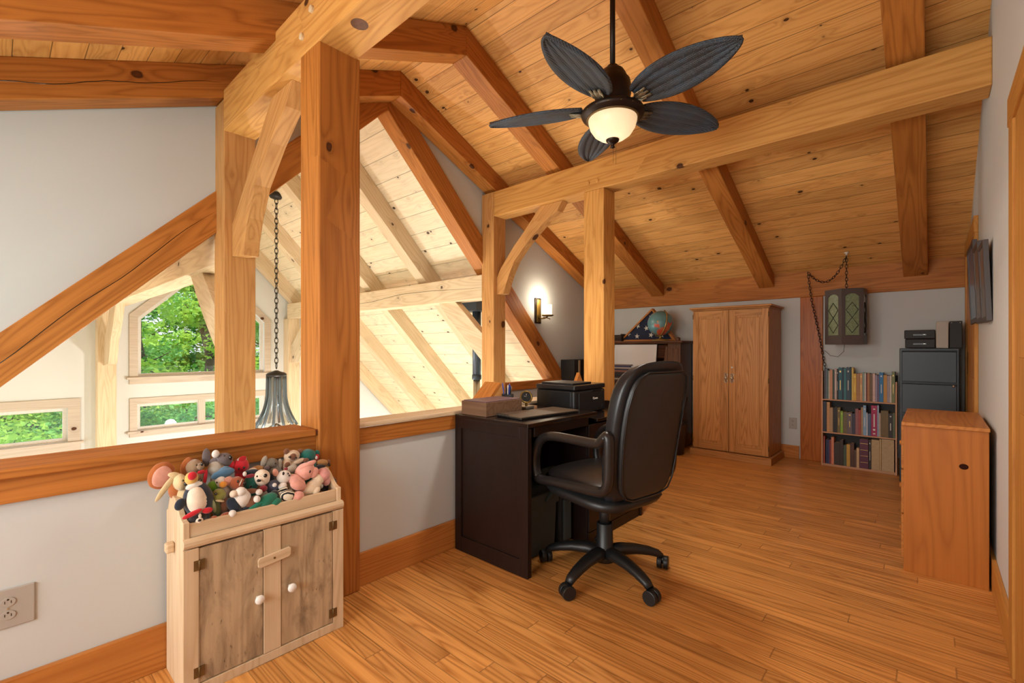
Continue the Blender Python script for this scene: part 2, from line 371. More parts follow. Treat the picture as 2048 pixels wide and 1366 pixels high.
    def xf(s, mat):
        s.v = [mat @ q for q in s.v]; return s
    def build(s, name, mat, parent=None, grain=None, bev=0, label=None, local=False, origin=None, seg=2, solid=0, sub=0):
        vs = [Vector(q) for q in s.v]
        if parent is not None and local: vs = [W[parent] @ q for q in vs]
        R = frame(grain) if grain else Matrix.Identity(3)
        if origin is None:
            mn = Vector([min(q[i] for q in vs) for i in range(3)]); mx = Vector([max(q[i] for q in vs) for i in range(3)])
            origin = Vector(((mn.x+mx.x)/2, (mn.y+mx.y)/2, mn.z))
        Mw = Matrix.Translation(origin) @ R.to_4x4(); inv = Mw.inverted()
        me = bpy.data.meshes.new(name); me.from_pydata([inv @ q for q in vs], [], s.f)
        for p, sm, mi in zip(me.polygons, s.sm, s.mi): p.use_smooth = sm; p.material_index = mi
        bm = bmesh.new(); bm.from_mesh(me); bmesh.ops.remove_doubles(bm, verts=bm.verts, dist=1e-6)
        if len(bm.faces) < 60000: bmesh.ops.recalc_face_normals(bm, faces=bm.faces)
        bm.to_mesh(me); bm.free()
        for mm in (mat if isinstance(mat, (list, tuple)) else [mat]): me.materials.append(M[mm] if isinstance(mm, str) else mm)
        o = bpy.data.objects.new(name, me); COL.objects.link(o); W[o] = Mw
        if parent is not None: o.parent = parent; o.matrix_local = W[parent].inverted() @ Mw
        else: o.matrix_world = Mw
        if bev:
            b = o.modifiers.new('bevel', 'BEVEL'); b.width = bev; b.segments = seg; b.limit_method = 'ANGLE'; b.angle_limit = radians(40); b.harden_normals = False
        if sub:
            b = o.modifiers.new('sub', 'SUBSURF'); b.levels = sub; b.render_levels = sub
        if label: o['label'] = label
        return o
def tag(o, label=None, cat=None, group=None, kind=None):
    if label: o['label'] = label
    if cat: o['category'] = cat
    if group: o['group'] = group
    if kind: o['kind'] = kind
    return o
def struct(o): o['kind'] = 'structure'; return o
def thing(name, label, cat, loc=(0, 0, 0), rz=0, group=None):
    o = bpy.data.objects.new(name, None); COL.objects.link(o); o.empty_display_size = .1
    o.location = loc; o.rotation_euler = (0, 0, rz); W[o] = Matrix.Translation(loc) @ Matrix.Rotation(rz, 4, 'Z')
    return tag(o, label, cat, group)
def B(a, b): return MB().box(a, b)
def poly_holes(outer, holes, ax, a0, a1):
    bm = bmesh.new(); 
    def P(p, a): return {'x': (a, p[0], p[1]), 'y': (p[0], a, p[1]), 'z': (p[0], p[1], a)}[ax]
    es = []
    for loop in [outer]+holes:
        vs = [bm.verts.new(P(p, a0)) for p in loop]
        for i in range(len(vs)): es.append(bm.edges.new((vs[i], vs[(i+1) % len(vs)])))
    bmesh.ops.triangle_fill(bm, use_beauty=True, use_dissolve=False, edges=es)
    r = bmesh.ops.extrude_face_region(bm, geom=bm.faces[:])
    dv = Vector(P((0, 0), a1-a0)) if ax != 'x' else Vector((a1-a0, 0, 0))
    for e in r['geom']:
        if isinstance(e, bmesh.types.BMVert): e.co += dv
    bm.verts.index_update(); mb = MB()
    mb.add([v.co.copy() for v in bm.verts], [tuple(v.index for v in f.verts) for f in bm.faces]); bm.free(); return mb
def chain_mb(path, pitch=.028, lr=.011, wr=.0026, n=10, m=5):
    mb = MB(); pts = [Vector(p) for p in path]; seg = []
    L = 0
    for a, b in zip(pts[:-1], pts[1:]):
        l = (b-a).length; seg.append((L, l, a, b)); L += l
    k = 0; d = pitch/2
    while d < L:
        for (s0, l, a, b) in seg:
            if s0 <= d <= s0+l: p = a.lerp(b, (d-s0)/l); t = (b-a).normalized(); break
        up = Vector((1, 0, 0)) if abs(t.z) > .7 else Vector((0, 0, 1))
        u = up.cross(t).normalized(); v = t.cross(u)
        if k % 2: u, v = v, u
        ring = []
        for i in range(n):
            a_ = 2*pi*i/n; ring.append(p+t*(cos(a_)*pitch*.68)+u*(sin(a_)*lr))
        mb.tube(ring, wr, m, closed=True); d += pitch; k += 1
    return mb
TOYS=[
 ('plush_monkey','brown plush monkey with a big round pink-lined ear, at the left end of the pile',[
   ('ear', 'orangebrown', (-1.985, 0.388, 0.71), 0.038, 0.0468, 0.0117, 20),
   ('inner_ear', 'dustpink', (-1.97, 0.387, 0.709), 0.0272, 0.0361, 0.0076, 20),
   ('body', 'orangebrown', (-1.98, 0.429, 0.655), 0.0229, 0.0388, 0.0282, 0),
 ]),
 ('plush_rabbit','cream plush rabbit with a long floppy ear hanging over the cabinet side',[
   ('head', 'cream', (-1.93, 0.43, 0.689), 0.0211, 0.0293, 0.0259, -10),
   ('ear', 'cream', (-1.93, 0.389, 0.679), 0.0095, 0.0508, 0.0041, -146),
   ('ear', 'cream', (-1.93, 0.414, 0.716), 0.0194, 0.0103, 0.0062, 20),
   ('body', 'cream', (-1.95, 0.446, 0.636), 0.02, 0.0351, 0.0245, 0),
   ('eye', 'black', (-1.905, 0.433, 0.698), 0.0028, 0.0034, 0.0034, 0),
   ('nose', 'black', (-1.905, 0.44, 0.685), 0.0049, 0.006, 0.006, 0),
 ]),
 ('plush_bear','taupe plush bear with an orange round ear and red ribbon, behind the penguin',[
   ('head', 'taupe', (-1.99, 0.487, 0.72), 0.0266, 0.0272, 0.0272, 0),
   ('ear', 'orangebrown', (-2.01, 0.469, 0.72), 0.0207, 0.0345, 0.0076, 10),
   ('muzzle', 'taupe', (-1.965, 0.499, 0.724), 0.012, 0.0126, 0.0126, 0),
   ('nose', 'black', (-1.945, 0.499, 0.736), 0.0044, 0.0072, 0.0054, 0),
   ('eye', 'black', (-1.952, 0.484, 0.734), 0.003, 0.0036, 0.0036, 0),
   ('body', 'taupe', (-1.99, 0.492, 0.672), 0.0256, 0.04, 0.0309, 0),
   ('ribbon', 'red', (-1.955, 0.512, 0.683), 0.006, 0.029, 0.0029, 8),
   ('ribbon', 'red', (-1.955, 0.5, 0.705), 0.0135, 0.0072, 0.0036, 0),
 ]),
 ('plush_penguin','navy and white plush penguin lying with a red bow, front left of the pile',[
   ('body', 'navy', (-1.885, 0.473, 0.626), 0.0444, 0.0657, 0.0429, -8),
   ('belly', 'offwhite', (-1.865, 0.465, 0.631), 0.0315, 0.0495, 0.0282, -8),
   ('wing', 'navy', (-1.87, 0.416, 0.628), 0.0149, 0.0201, 0.0092, 20),
   ('collar', 'white', (-1.87, 0.456, 0.683), 0.0253, 0.0119, 0.0119, -12),
   ('head', 'yellowtan', (-1.88, 0.451, 0.706), 0.0197, 0.0222, 0.0222, 0),
   ('crown_spot', 'red', (-1.86, 0.449, 0.719), 0.0134, 0.0144, 0.0101, 0),
   ('eye', 'black', (-1.86, 0.473, 0.7), 0.0042, 0.0051, 0.0051, 0),
   ('bow', 'red', (-1.835, 0.443, 0.598), 0.0304, 0.0083, 0.0067, -18),
   ('bow', 'red', (-1.84, 0.488, 0.597), 0.0157, 0.0102, 0.0082, 0),
 ]),
 ('plush_dog','black and white plush dog head, upside down under the penguin at the front left corner',[
   ('head', 'charcoal', (-1.85, 0.461, 0.572), 0.0281, 0.0186, 0.0168, -8),
   ('muzzle', 'offwhite', (-1.835, 0.463, 0.57), 0.0113, 0.0101, 0.0081, -8),
   ('nose', 'black', (-1.825, 0.461, 0.574), 0.0055, 0.0042, 0.0034, 0),
   ('blaze', 'offwhite', (-1.836, 0.465, 0.585), 0.0049, 0.0084, 0.0047, 0),
 ]),
 ('plush_frog','lime green plush frog tucked behind the olive lizard',[
   ('head', 'lime', (-1.93, 0.528, 0.65), 0.0183, 0.0217, 0.0217, 0),
   ('body', 'lime', (-1.94, 0.529, 0.619), 0.0168, 0.029, 0.0199, 0),
 ]),
 ('plush_lizard','olive green plush lizard with a pale smiling mouth, beside the penguin',[
   ('head', 'olive', (-1.885, 0.534, 0.628), 0.0229, 0.0231, 0.0231, 20),
   ('mouth', 'cream', (-1.862, 0.532, 0.614), 0.015, 0.0039, 0.0023, 18),
   ('eye', 'black', (-1.86, 0.519, 0.642), 0.0044, 0.0052, 0.0052, 0),
   ('body', 'olivedark', (-1.88, 0.525, 0.588), 0.015, 0.0353, 0.0177, -10),
   ('chest', 'palegreen', (-1.865, 0.513, 0.6), 0.0074, 0.0244, 0.007, -12),
   ('foot', 'rust', (-1.84, 0.508, 0.567), 0.0087, 0.0069, 0.0069, 0),
 ]),
 ('plush_turtle','rust brown plush turtle, low between the lizard and the black and white puppy',[
   ('body', 'brown', (-1.89, 0.551, 0.585), 0.0214, 0.0323, 0.0251, 0),
   ('foot', 'rust', (-1.845, 0.543, 0.564), 0.018, 0.0105, 0.0105, -12),
 ]),
 ('plush_koala','grey plush koala with one tall ear and a black nose, highest of the left toys',[
   ('head', 'grey', (-1.985, 0.581, 0.73), 0.0288, 0.0264, 0.0264, 15),
   ('ear', 'grey', (-2.0, 0.527, 0.746), 0.014, 0.0334, 0.0067, 0),
   ('ear', 'white', (-1.975, 0.55, 0.759), 0.0126, 0.0148, 0.0089, 0),
   ('neck', 'grey', (-1.99, 0.552, 0.724), 0.0189, 0.0187, 0.0187, 0),
   ('nose', 'black', (-1.95, 0.592, 0.742), 0.0057, 0.0093, 0.0065, 0),
   ('eye', 'black', (-1.947, 0.571, 0.754), 0.0032, 0.0037, 0.0037, 0),
   ('body', 'lightgrey', (-1.98, 0.554, 0.701), 0.0268, 0.0316, 0.0316, -20),
 ]),
 ('plush_crab','bright red plush crab with a red and white heart tag on its head',[
   ('body', 'red', (-1.985, 0.637, 0.696), 0.0293, 0.0309, 0.0309, 0),
   ('claw', 'red', (-1.98, 0.604, 0.707), 0.0115, 0.0152, 0.0133, 20),
   ('eye', 'black', (-1.943, 0.618, 0.697), 0.0033, 0.0038, 0.0038, 0),
   ('eye', 'black', (-1.943, 0.636, 0.698), 0.0042, 0.0047, 0.0047, 0),
   ('tag', 'white', (-1.975, 0.639, 0.723), 0.017, 0.0115, 0.0029, -8),
   ('tag_heart', 'red', (-1.965, 0.638, 0.728), 0.0136, 0.0096, 0.0024, -8),
 ]),
 ('plush_duck','white plush duck with an orange beak and a wide blue hat',[
   ('head', 'white', (-1.92, 0.55, 0.667), 0.0171, 0.0218, 0.02, 0),
   ('hat', 'steelblue', (-1.925, 0.56, 0.693), 0.0394, 0.0164, 0.0148, -10),
   ('hat', 'steelblue', (-1.935, 0.569, 0.699), 0.0221, 0.0166, 0.0149, -10),
   ('beak', 'orange', (-1.895, 0.551, 0.661), 0.0122, 0.0117, 0.0117, 0),
   ('eye', 'black', (-1.9, 0.533, 0.671), 0.003, 0.0036, 0.0036, 0),
   ('body', 'white', (-1.93, 0.561, 0.623), 0.0221, 0.033, 0.0256, 0),
 ]),
 ('plush_beagle','rust brown plush beagle with a pink lined ear and white whiskers',[
   ('head', 'rust', (-1.9, 0.598, 0.655), 0.0244, 0.0239, 0.0239, 10),
   ('ear', 'dustpink', (-1.905, 0.572, 0.667), 0.0173, 0.0164, 0.0082, 30),
   ('eye', 'black', (-1.87, 0.592, 0.668), 0.0039, 0.0054, 0.0045, 0),
   ('whisker', 'white', (-1.862, 0.598, 0.665), 0.0016, 0.0127, 0.0009, 25),
   ('nose', 'black', (-1.885, 0.617, 0.654), 0.0065, 0.0092, 0.0074, 0),
   ('body', 'rust', (-1.92, 0.611, 0.613), 0.0244, 0.0261, 0.0261, 0),
 ]),
 ('plush_puppy','navy and white plush puppy with white paws, sprawled at the front middle',[
   ('body', 'white', (-1.87, 0.602, 0.606), 0.032, 0.0364, 0.0328, 0),
   ('paw', 'white', (-1.85, 0.595, 0.635), 0.0176, 0.0162, 0.0162, 20),
   ('paw', 'offwhite', (-1.85, 0.571, 0.632), 0.0126, 0.0125, 0.0125, 0),
   ('leg', 'navy', (-1.86, 0.576, 0.589), 0.0202, 0.0323, 0.0186, -35),
   ('foot', 'white', (-1.835, 0.563, 0.568), 0.0122, 0.0123, 0.0123, 0),
   ('arm', 'brown', (-1.855, 0.634, 0.587), 0.028, 0.0183, 0.0147, -35),
   ('arm', 'brown', (-1.86, 0.634, 0.626), 0.0247, 0.0092, 0.0083, 10),
   ('paw', 'white', (-1.85, 0.656, 0.619), 0.0117, 0.0111, 0.0111, 0),
   ('paw', 'white', (-1.84, 0.645, 0.598), 0.0115, 0.0128, 0.0128, 0),
   ('shirt', 'navy', (-1.85, 0.607, 0.565), 0.032, 0.009, 0.0072, -20),
 ]),
 ('plush_turtle','dark teal plush turtle with a navy and red cap, behind the puppy',[
   ('body', 'teal', (-1.92, 0.651, 0.637), 0.0255, 0.0303, 0.0284, 0),
   ('hat', 'navy', (-1.925, 0.654, 0.679), 0.0275, 0.0114, 0.0114, 0),
   ('brim', 'maroon', (-1.905, 0.645, 0.671), 0.017, 0.0075, 0.006, 0),
   ('hat_tip', 'white', (-1.91, 0.627, 0.681), 0.0066, 0.0093, 0.0075, 0),
   ('eye', 'black', (-1.885, 0.639, 0.637), 0.0049, 0.0037, 0.0019, 0),
 ]),
 ('plush_terrier','white plush terrier with black eye and nose and a red scarf',[
   ('head', 'offwhite', (-1.9, 0.684, 0.658), 0.0275, 0.0305, 0.0305, -10),
   ('eye', 'black', (-1.868, 0.685, 0.671), 0.0069, 0.0075, 0.0045, 0),
   ('eye', 'black', (-1.872, 0.657, 0.673), 0.0034, 0.0037, 0.0022, 0),
   ('nose', 'black', (-1.868, 0.662, 0.657), 0.0085, 0.0056, 0.0045, 10),
   ('ear', 'navy', (-1.91, 0.722, 0.642), 0.0108, 0.0233, 0.0093, -10),
   ('scarf', 'maroon', (-1.88, 0.682, 0.62), 0.0138, 0.0132, 0.0106, 0),
   ('body', 'offwhite', (-1.92, 0.702, 0.592), 0.0283, 0.029, 0.029, 0),
 ]),
 ('plush_elephant','small grey plush elephant with pale curled ears, back row centre',[
   ('head', 'darkgrey', (-1.985, 0.751, 0.685), 0.0243, 0.0222, 0.0222, 0),
   ('ear', 'lightgrey', (-1.98, 0.72, 0.701), 0.0109, 0.0219, 0.006, 20),
   ('ear', 'lightgrey', (-1.975, 0.78, 0.679), 0.0086, 0.0224, 0.0046, 0),
   ('trunk', 'grey', (-1.965, 0.726, 0.675), 0.0109, 0.0099, 0.0099, 0),
   ('eye', 'black', (-1.957, 0.755, 0.689), 0.0033, 0.0036, 0.0036, 0),
   ('body', 'darkgrey', (-1.985, 0.751, 0.649), 0.0261, 0.0283, 0.0283, 0),
 ]),
 ('plush_cat','beige plush cat with a brown mask and brown ears, back row beside the green bear',[
   ('head', 'beige', (-1.99, 0.834, 0.7), 0.0318, 0.0251, 0.0251, -8),
   ('ear', 'brown', (-1.985, 0.81, 0.724), 0.0118, 0.0124, 0.0074, 20),
   ('ear', 'brown', (-1.985, 0.865, 0.717), 0.0122, 0.0084, 0.0051, 0),
   ('mask', 'brown', (-1.968, 0.829, 0.701), 0.0137, 0.0145, 0.0101, -10),
   ('eye', 'black', (-1.962, 0.812, 0.704), 0.0039, 0.0041, 0.0041, 0),
   ('nose', 'black', (-1.958, 0.837, 0.697), 0.0049, 0.0041, 0.0041, 0),
   ('body', 'beige', (-1.985, 0.814, 0.663), 0.0236, 0.0352, 0.0249, 0),
   ('arm', 'beige', (-1.97, 0.852, 0.677), 0.0282, 0.0105, 0.0105, -15),
   ('paw', 'brown', (-1.965, 0.88, 0.678), 0.0143, 0.0095, 0.0095, 0),
   ('patch', 'brown', (-1.962, 0.804, 0.673), 0.0116, 0.0123, 0.0074, 0),
   ('foot', 'lightgrey', (-1.955, 0.826, 0.662), 0.0118, 0.0124, 0.0124, 0),
 ]),
 ('plush_bear','dark green plush bear with a red and white tag at its ear, back right corner',[
   ('head', 'teal', (-1.99, 0.899, 0.691), 0.0355, 0.0279, 0.0279, 0),
   ('ear', 'teal', (-1.985, 0.938, 0.696), 0.0129, 0.013, 0.0091, 0),
   ('tag', 'red', (-1.975, 0.934, 0.681), 0.0097, 0.013, 0.0029, 0),
   ('tag', 'white', (-1.968, 0.928, 0.681), 0.0053, 0.0075, 0.0016, 0),
   ('body', 'teal', (-1.99, 0.904, 0.646), 0.0338, 0.0343, 0.0343, 0),
 ]),
 ('plush_fox','tiny golden brown plush fox with black nose at the right end of the pile',[
   ('head', 'tan', (-1.97, 0.956, 0.654), 0.0281, 0.0141, 0.0141, 10),
   ('ear', 'brown', (-1.965, 0.98, 0.655), 0.0088, 0.0088, 0.0053, 0),
   ('nose', 'black', (-1.96, 0.98, 0.641), 0.0066, 0.0066, 0.0066, 0),
   ('body', 'tan', (-1.985, 0.963, 0.622), 0.0262, 0.0263, 0.0263, 0),
 ]),
 ('plush_kitten','white plush kitten with black eyes and one pink pointed ear, front right of centre',[
   ('head', 'white', (-1.895, 0.763, 0.645), 0.0258, 0.0256, 0.0256, 0),
   ('ear', 'dustpink', (-1.9, 0.733, 0.667), 0.0108, 0.0156, 0.0058, -20),
   ('ear', 'lightgrey', (-1.93, 0.807, 0.66), 0.0211, 0.0162, 0.013, 0),
   ('ear_spot', 'maroon', (-1.9, 0.773, 0.673), 0.0075, 0.0059, 0.0047, 0),
   ('eye', 'black', (-1.867, 0.75, 0.666), 0.0045, 0.0068, 0.0034, 0),
   ('eye', 'black', (-1.868, 0.768, 0.662), 0.0031, 0.0039, 0.0023, 0),
   ('nose', 'black', (-1.87, 0.774, 0.653), 0.0037, 0.0039, 0.0031, 0),
   ('body', 'slate', (-1.9, 0.724, 0.613), 0.0287, 0.0271, 0.0271, -10),
   ('paw', 'white', (-1.875, 0.75, 0.616), 0.0164, 0.0136, 0.0136, -10),
   ('paw', 'white', (-1.87, 0.718, 0.628), 0.008, 0.0077, 0.0077, 0),
   ('body_fill', 'slate', (-1.905, 0.748, 0.585), 0.0295, 0.0275, 0.0275, 0),
 ]),
 ('plush_pig','large pink plush pig leaning over the front right rail',[
   ('head', 'pink', (-1.89, 0.844, 0.651), 0.0393, 0.0345, 0.0345, -25),
   ('ear', 'pink', (-1.875, 0.849, 0.679), 0.0358, 0.0121, 0.0097, -18),
   ('snout', 'pink', (-1.875, 0.872, 0.644), 0.0181, 0.0224, 0.0165, 30),
   ('eye', 'black', (-1.852, 0.847, 0.657), 0.0035, 0.006, 0.0022, 15),
   ('body', 'pink', (-1.88, 0.808, 0.614), 0.0268, 0.0438, 0.0279, -35),
   ('arm', 'pink', (-1.855, 0.797, 0.612), 0.028, 0.0177, 0.0159, 30),
   ('leg', 'pink', (-1.845, 0.793, 0.572), 0.0261, 0.0195, 0.0195, 0),
 ]),
 ('plush_unicorn','cream plush unicorn with fluffy pink mane, rightmost of the big toys',[
   ('body', 'creamwhite', (-1.875, 0.862, 0.584), 0.0517, 0.0264, 0.0264, -35),
   ('head', 'creamwhite', (-1.88, 0.893, 0.611), 0.0244, 0.0247, 0.0247, 0),
   ('mane', 'pinkfur', (-1.885, 0.915, 0.624), 0.0292, 0.0291, 0.0291, 0),
   ('horn', 'lightgrey', (-1.865, 0.896, 0.586), 0.0122, 0.0103, 0.0082, 30),
   ('leg', 'creamwhite', (-1.85, 0.873, 0.574), 0.0181, 0.0121, 0.0109, -50),
   ('mane_tuft', 'pinkfur', (-1.885, 0.93, 0.596), 0.0169, 0.0209, 0.0167, 0),
 ]),
 ('plush_zebra','black and white striped plush zebra body at the front of the pile',[
   ('body', 'zebra', (-1.85, 0.757, 0.581), 0.0327, 0.0232, 0.0208, 15),
   ('head', 'charcoal', (-1.86, 0.714, 0.596), 0.0157, 0.0152, 0.0152, 0),
   ('leg', 'zebra', (-1.86, 0.74, 0.602), 0.0251, 0.0096, 0.0096, -20),
 ]),
 ('plush_dinosaur','emerald green plush dinosaur lying along the front rail',[
   ('body', 'emerald', (-1.85, 0.685, 0.583), 0.0373, 0.0225, 0.0202, -20),
   ('tail', 'emerald', (-1.842, 0.644, 0.574), 0.033, 0.0092, 0.0083, -22),
   ('leg', 'emerald', (-1.84, 0.712, 0.571), 0.0192, 0.0151, 0.0136, -10),
 ]),
 ('plush_filler','dark navy plush filler in the right corner behind the unicorn',[  # added dark filler for the back of the heap, no particular toy
   ('body', 'darknavy', (-1.93, 0.959, 0.568), 0.0388, 0.0344, 0.0344, 10),
   ('tail', 'charcoal', (-1.96, 0.94, 0.637), 0.0259, 0.0129, 0.0129, 0),
 ]),
 ('plush_mouse','tan plush mouse half buried behind the red crab and the teal turtle',[
   ('body', 'tan', (-1.985, 0.698, 0.669), 0.0287, 0.0178, 0.0178, 0),
   ('paw', 'offwhite', (-1.96, 0.671, 0.679), 0.0157, 0.0078, 0.0078, 0),
 ]),
]
# ================================================================== the setting
YF, YN, XR, XG, XE = 5.62, -1.6, 0.225, -3.47, -8.4
RY = 2.275
def zfar(y): return 3.47-.458*(y-RY)
def znear(y): return 3.47-.41*(RY-y)
def gR(y): return 2.325-1.03*(y-3.35)
def gL(y): return y+1.21
APX = 2.249
# floor (loft) with the alcove beyond the far posts
struct(MB().prism([(-2.2, YN), (XR, YN), (XR, YF), (XG, YF), (XG, 3.46), (-2.2, 3.46)], 'z', -.02, 0).build('floor', 'floor', grain='x'))
struct(B((-3.6, YN, -.30), (XR, YF, -.021)).build('trim_1', 'timber_dark', grain='y')) if False else None
struct(MB().prism([(-2.2, YN), (XR, YN), (XR, YF), (XG, YF), (XG, 3.46), (-2.2, 3.46)], 'z', -.3, -.021).build('floor', 'wall', grain='x'))
# ceiling planes of the loft
x0, x1 = XG-.02, XR+.1
struct(MB().prism([(RY, zfar(RY)), (YF+.1, zfar(YF+.1)), (YF+.1, zfar(YF+.1)+.03), (RY, zfar(RY)+.03)], 'x', x0, x1).build('ceiling', 'boards', grain='x'))
struct(MB().prism([(RY, znear(RY)), (YN-.3, znear(YN-.3)), (YN-.3, znear(YN-.3)+.03), (RY, znear(RY)+.03)], 'x', x0, x1).build('ceiling', 'boards', grain='x'))
# tilt of the board frame: rebuild with slope-aligned grain frames happens through the mesh frame (boards run along x)
# right wall
struct(MB().prism([(YN, -.05), (YF+.05, -.05), (YF+.05, zfar(YF)+.03), (RY, zfar(RY)+.06), (YN, znear(YN)+.03)], 'x', XR, XR+.12).build('wall_right', 'wall_right'))
# far wall
struct(B((XG-.1, YF, -.05), (XR, YF+.12, 2.05)).build('wall_far', 'wall'))
# rear wall of the loft behind the camera, with a wide window opening
struct(poly_holes([(XG, -.05), (XR, -.05), (XR, 1.96), (XG, 1.96)], [[(-2.9, .7), (-.1, .7), (-.1, 1.86), (-2.9, 1.86)]], 'y', YN, YN-.1).build('wall_rear', 'wall'))
# gable infill wall between the loft roof and the great room roof
hole = [(-1.0, gL(-1.0)), (APX, gL(APX)), (4.9, gR(4.9)), (4.9, .72), (3.5, .72), (3.5, -.02), (-1.0, -.02)]
outer = [(YN, -.3), (YF, -.3), (YF, zfar(YF)), (RY, zfar(RY)), (YN, znear(YN))]
struct(poly_holes(outer, [hole], 'x', XG, XG-.12).build('wall_gable', 'wall'))
# knee wall between loft and great room
def kneewall(y0, y1):
    struct(B((-2.19, y0, 0), (-2.07, y1, .70)).build('wall_knee', 'wall'))
    struct(B((-2.07, y0, 0), (-2.05, y1, .158)).build('baseboard_knee', 'pine', grain='y', bev=.003))
    struct(B((-2.07, y0, .686), (-2.052, y1, .764)).build('trim_1', 'timber_dark', grain='y', bev=.002))
kneewall(YN, .965); kneewall(1.165, 3.376)
struct(B((-2.245, YN, .764), (-2.028, .955, .792)).build('trim_2', 'timber_dark', grain='y', bev=.004))
struct(B((-2.20, 1.165, .768), (-2.045, 3.376, .790)).build('trim_3', 'timber_pale', grain='y', bev=.004))
struct(B((-3.285, 3.40, 0), (-2.22, 3.50, .60)).build('wall_knee', 'wall'))
struct(B((XG-.05, 3.55, .686), (XG+.03, 4.95, .775)).build('trim_4', 'timber_dark', grain='y', bev=.003))
# baseboards
struct(B((XG, YF-.018, 0), (-1.03, YF, .135)).build('baseboard_far', 'pine', grain='x', bev=.003))
struct(B((-.82, YF-.018, 0), (XR, YF, .135)).build('baseboard_far', 'pine', grain='x', bev=.003))
struct(B((XR-.017, 2.46, 0), (XR, 4.33, .15)).build('baseboard_right', 'trim', grain='y', bev=.003))
# doors in the right wall
def door(n, y0, y1, zt, casew=.105):
    f = XR-.02
    d = B((XR-.012, y0+casew, 0.005), (XR+.0, y1-casew, zt-casew)).build('door_%d' % n, 'trim', grain='z'); struct(d)
    for (a, b) in (((f, y0, 0), (XR, y0+casew, zt-casew)), ((f, y1-casew, 0), (XR, y1, zt-casew))):
        B(a, b).build('casing_side', 'trim', parent=d, grain='z', bev=.004)
    B((f-.003, y0-.004, zt-casew), (XR, y1+.004, zt)).build('casing_head', 'trim', parent=d, grain='y', bev=.004)
    for z_ in (.22, 1.12):
        B((XR-.016, y0+casew+.12, z_), (XR-.011, y1-casew-.12, z_+.72)).build('panel', 'trim', parent=d, grain='z', bev=.003)
    if n == 1: MB().lathe([(0, 0), (.028, .0), (.028, .008), (.012, .012), (.012, .03), (.026, .042), (.026, .052), (.014, .06), (0, .061)], (XR-.012, y0+casew+.07, .95), 18, axis=(-1, 0, 0)).build('door_knob', 'brass', parent=d)
    return d
door(1, 1.35, 2.47, 2.057)
door(2, 4.34, 5.56, 2.03, .11)

# ------------------------------------------------------------------ timber frame of the loft
def beam(name, label, mb, mat, grain, cat='beam', group=None, bev=.006):
    return tag(mb.build(name, mat, grain=grain, bev=bev), label, cat, group)
PZ = zfar(3.46)-.03
o = beam('timber_post', 'tall square stained timber post rising from the knee wall beside the toy cabinet', B((-2.21, .965, 0), (-2.02, 1.165, 2.52)), 'timber_dark', 'z', 'post')
beam('timber_post', 'square timber post behind the printer, standing under the far cross beam', B((-2.216, 3.376, 0), (-2.02, 3.556, 2.485)), 'timber', 'z', 'post')
beam('timber_post', 'timber post rising behind the left window view, left end of the near cross beam', B((-3.49, .965, -2.7), (-3.30, 1.15, 2.72)), 'timber_mid', 'z', 'post')
beam('timber_post', 'timber post at the left end of the far cross beam, beside the stovepipe', B((-3.463, 3.376, -2.7), (-3.29, 3.55, 2.735)), 'timber_mid', 'z', 'post')
beam('cross_beam', 'heavy near cross beam passing over the tall post, with two wooden pegs', B((-3.30, .962, 2.515), (XR, 1.15, 2.77)), 'timber', 'x')
beam('cross_beam', 'long far cross beam running from the post to the right wall under the fan', B((-3.29, 3.376, 2.485), (XR, 3.555, 2.733)), 'timber', 'x')
beam('wall_plate_beam', 'orange wall plate beam along the top of the far wall above the wardrobe', B((XG, YF-.02, 1.68), (XR, YF+.13, 2.05)), 'timber_dark', 'x')
beam('timber_post', 'reddish knotty flat post in the far wall between wardrobe and bookcase', B((-1.02, YF-.022, 0), (-.822, YF, 1.68)), 'red_post', 'z', 'post')
def rf(y): return 3.26-.4376*(y-RY)
def rn(y): return 3.26-.41*(RY-y)
def rafter_far(x0, x1, label):
    mb = MB().prism([(RY, rf(RY)), (5.6, rf(5.6)), (5.6, zfar(5.6)), (RY, zfar(RY))], 'x', x0, x1)
    beam('rafter', label, mb, 'timber_dark', (0, 1, -.4376), 'rafter', 'rafters of the far roof slope')
def rafter_near(x0, x1, label):
    mb = MB().prism([(RY, rn(RY)), (YN, rn(YN)), (YN, znear(YN)), (RY, znear(RY))], 'x', x0, x1)
    beam('rafter', label, mb, 'timber_dark', (0, 1, .41), 'rafter', 'rafters of the near roof slope')
rafter_far(-3.46, -3.30, 'stained rafter against the grey gable wall, running down over the sconce')
rafter_far(-2.65, -2.49, 'stained rafter left of the fan, ending above the globe')
rafter_far(-1.41, -1.26, 'stained rafter right of the fan rod, ending above the oak wardrobe')
rafter_far(-.20, -.03, 'stained rafter nearest the right wall, ending above the filing cabinet')
rafter_near(-3.46, -3.30, 'stained rafter at the top left lying along the head of the gable wall')
rafter_near(-2.65, -2.49, 'stained rafter crossing the top left corner with a pale underside')
# wooden pegs
for i, (px_, pz_) in enumerate(((-2.18, 2.60), (-2.08, 2.68))):
    tag(MB().cyl((px_, .95, pz_), (px_, .99, pz_), .016, n=10, smooth=False).build('wooden_peg', 'timber_pale', bev=.003),
        ['lower of two pale wooden pegs in the near cross beam above the tall post', 'upper of two pale wooden pegs in the near cross beam above the tall post'][i], 'peg', 'pegs of the near cross beam')
for i, px_ in enumerate((-2.17, -2.08)):
    tag(MB().cyl((px_, 3.366, 2.55), (px_, 3.40, 2.55), .014, n=10, smooth=False).build('wooden_peg', 'timber', bev=.003),
        ['left wooden peg in the far cross beam over the square post', 'right wooden peg in the far cross beam over the square post'][i], 'peg', 'pegs of the far cross beam')
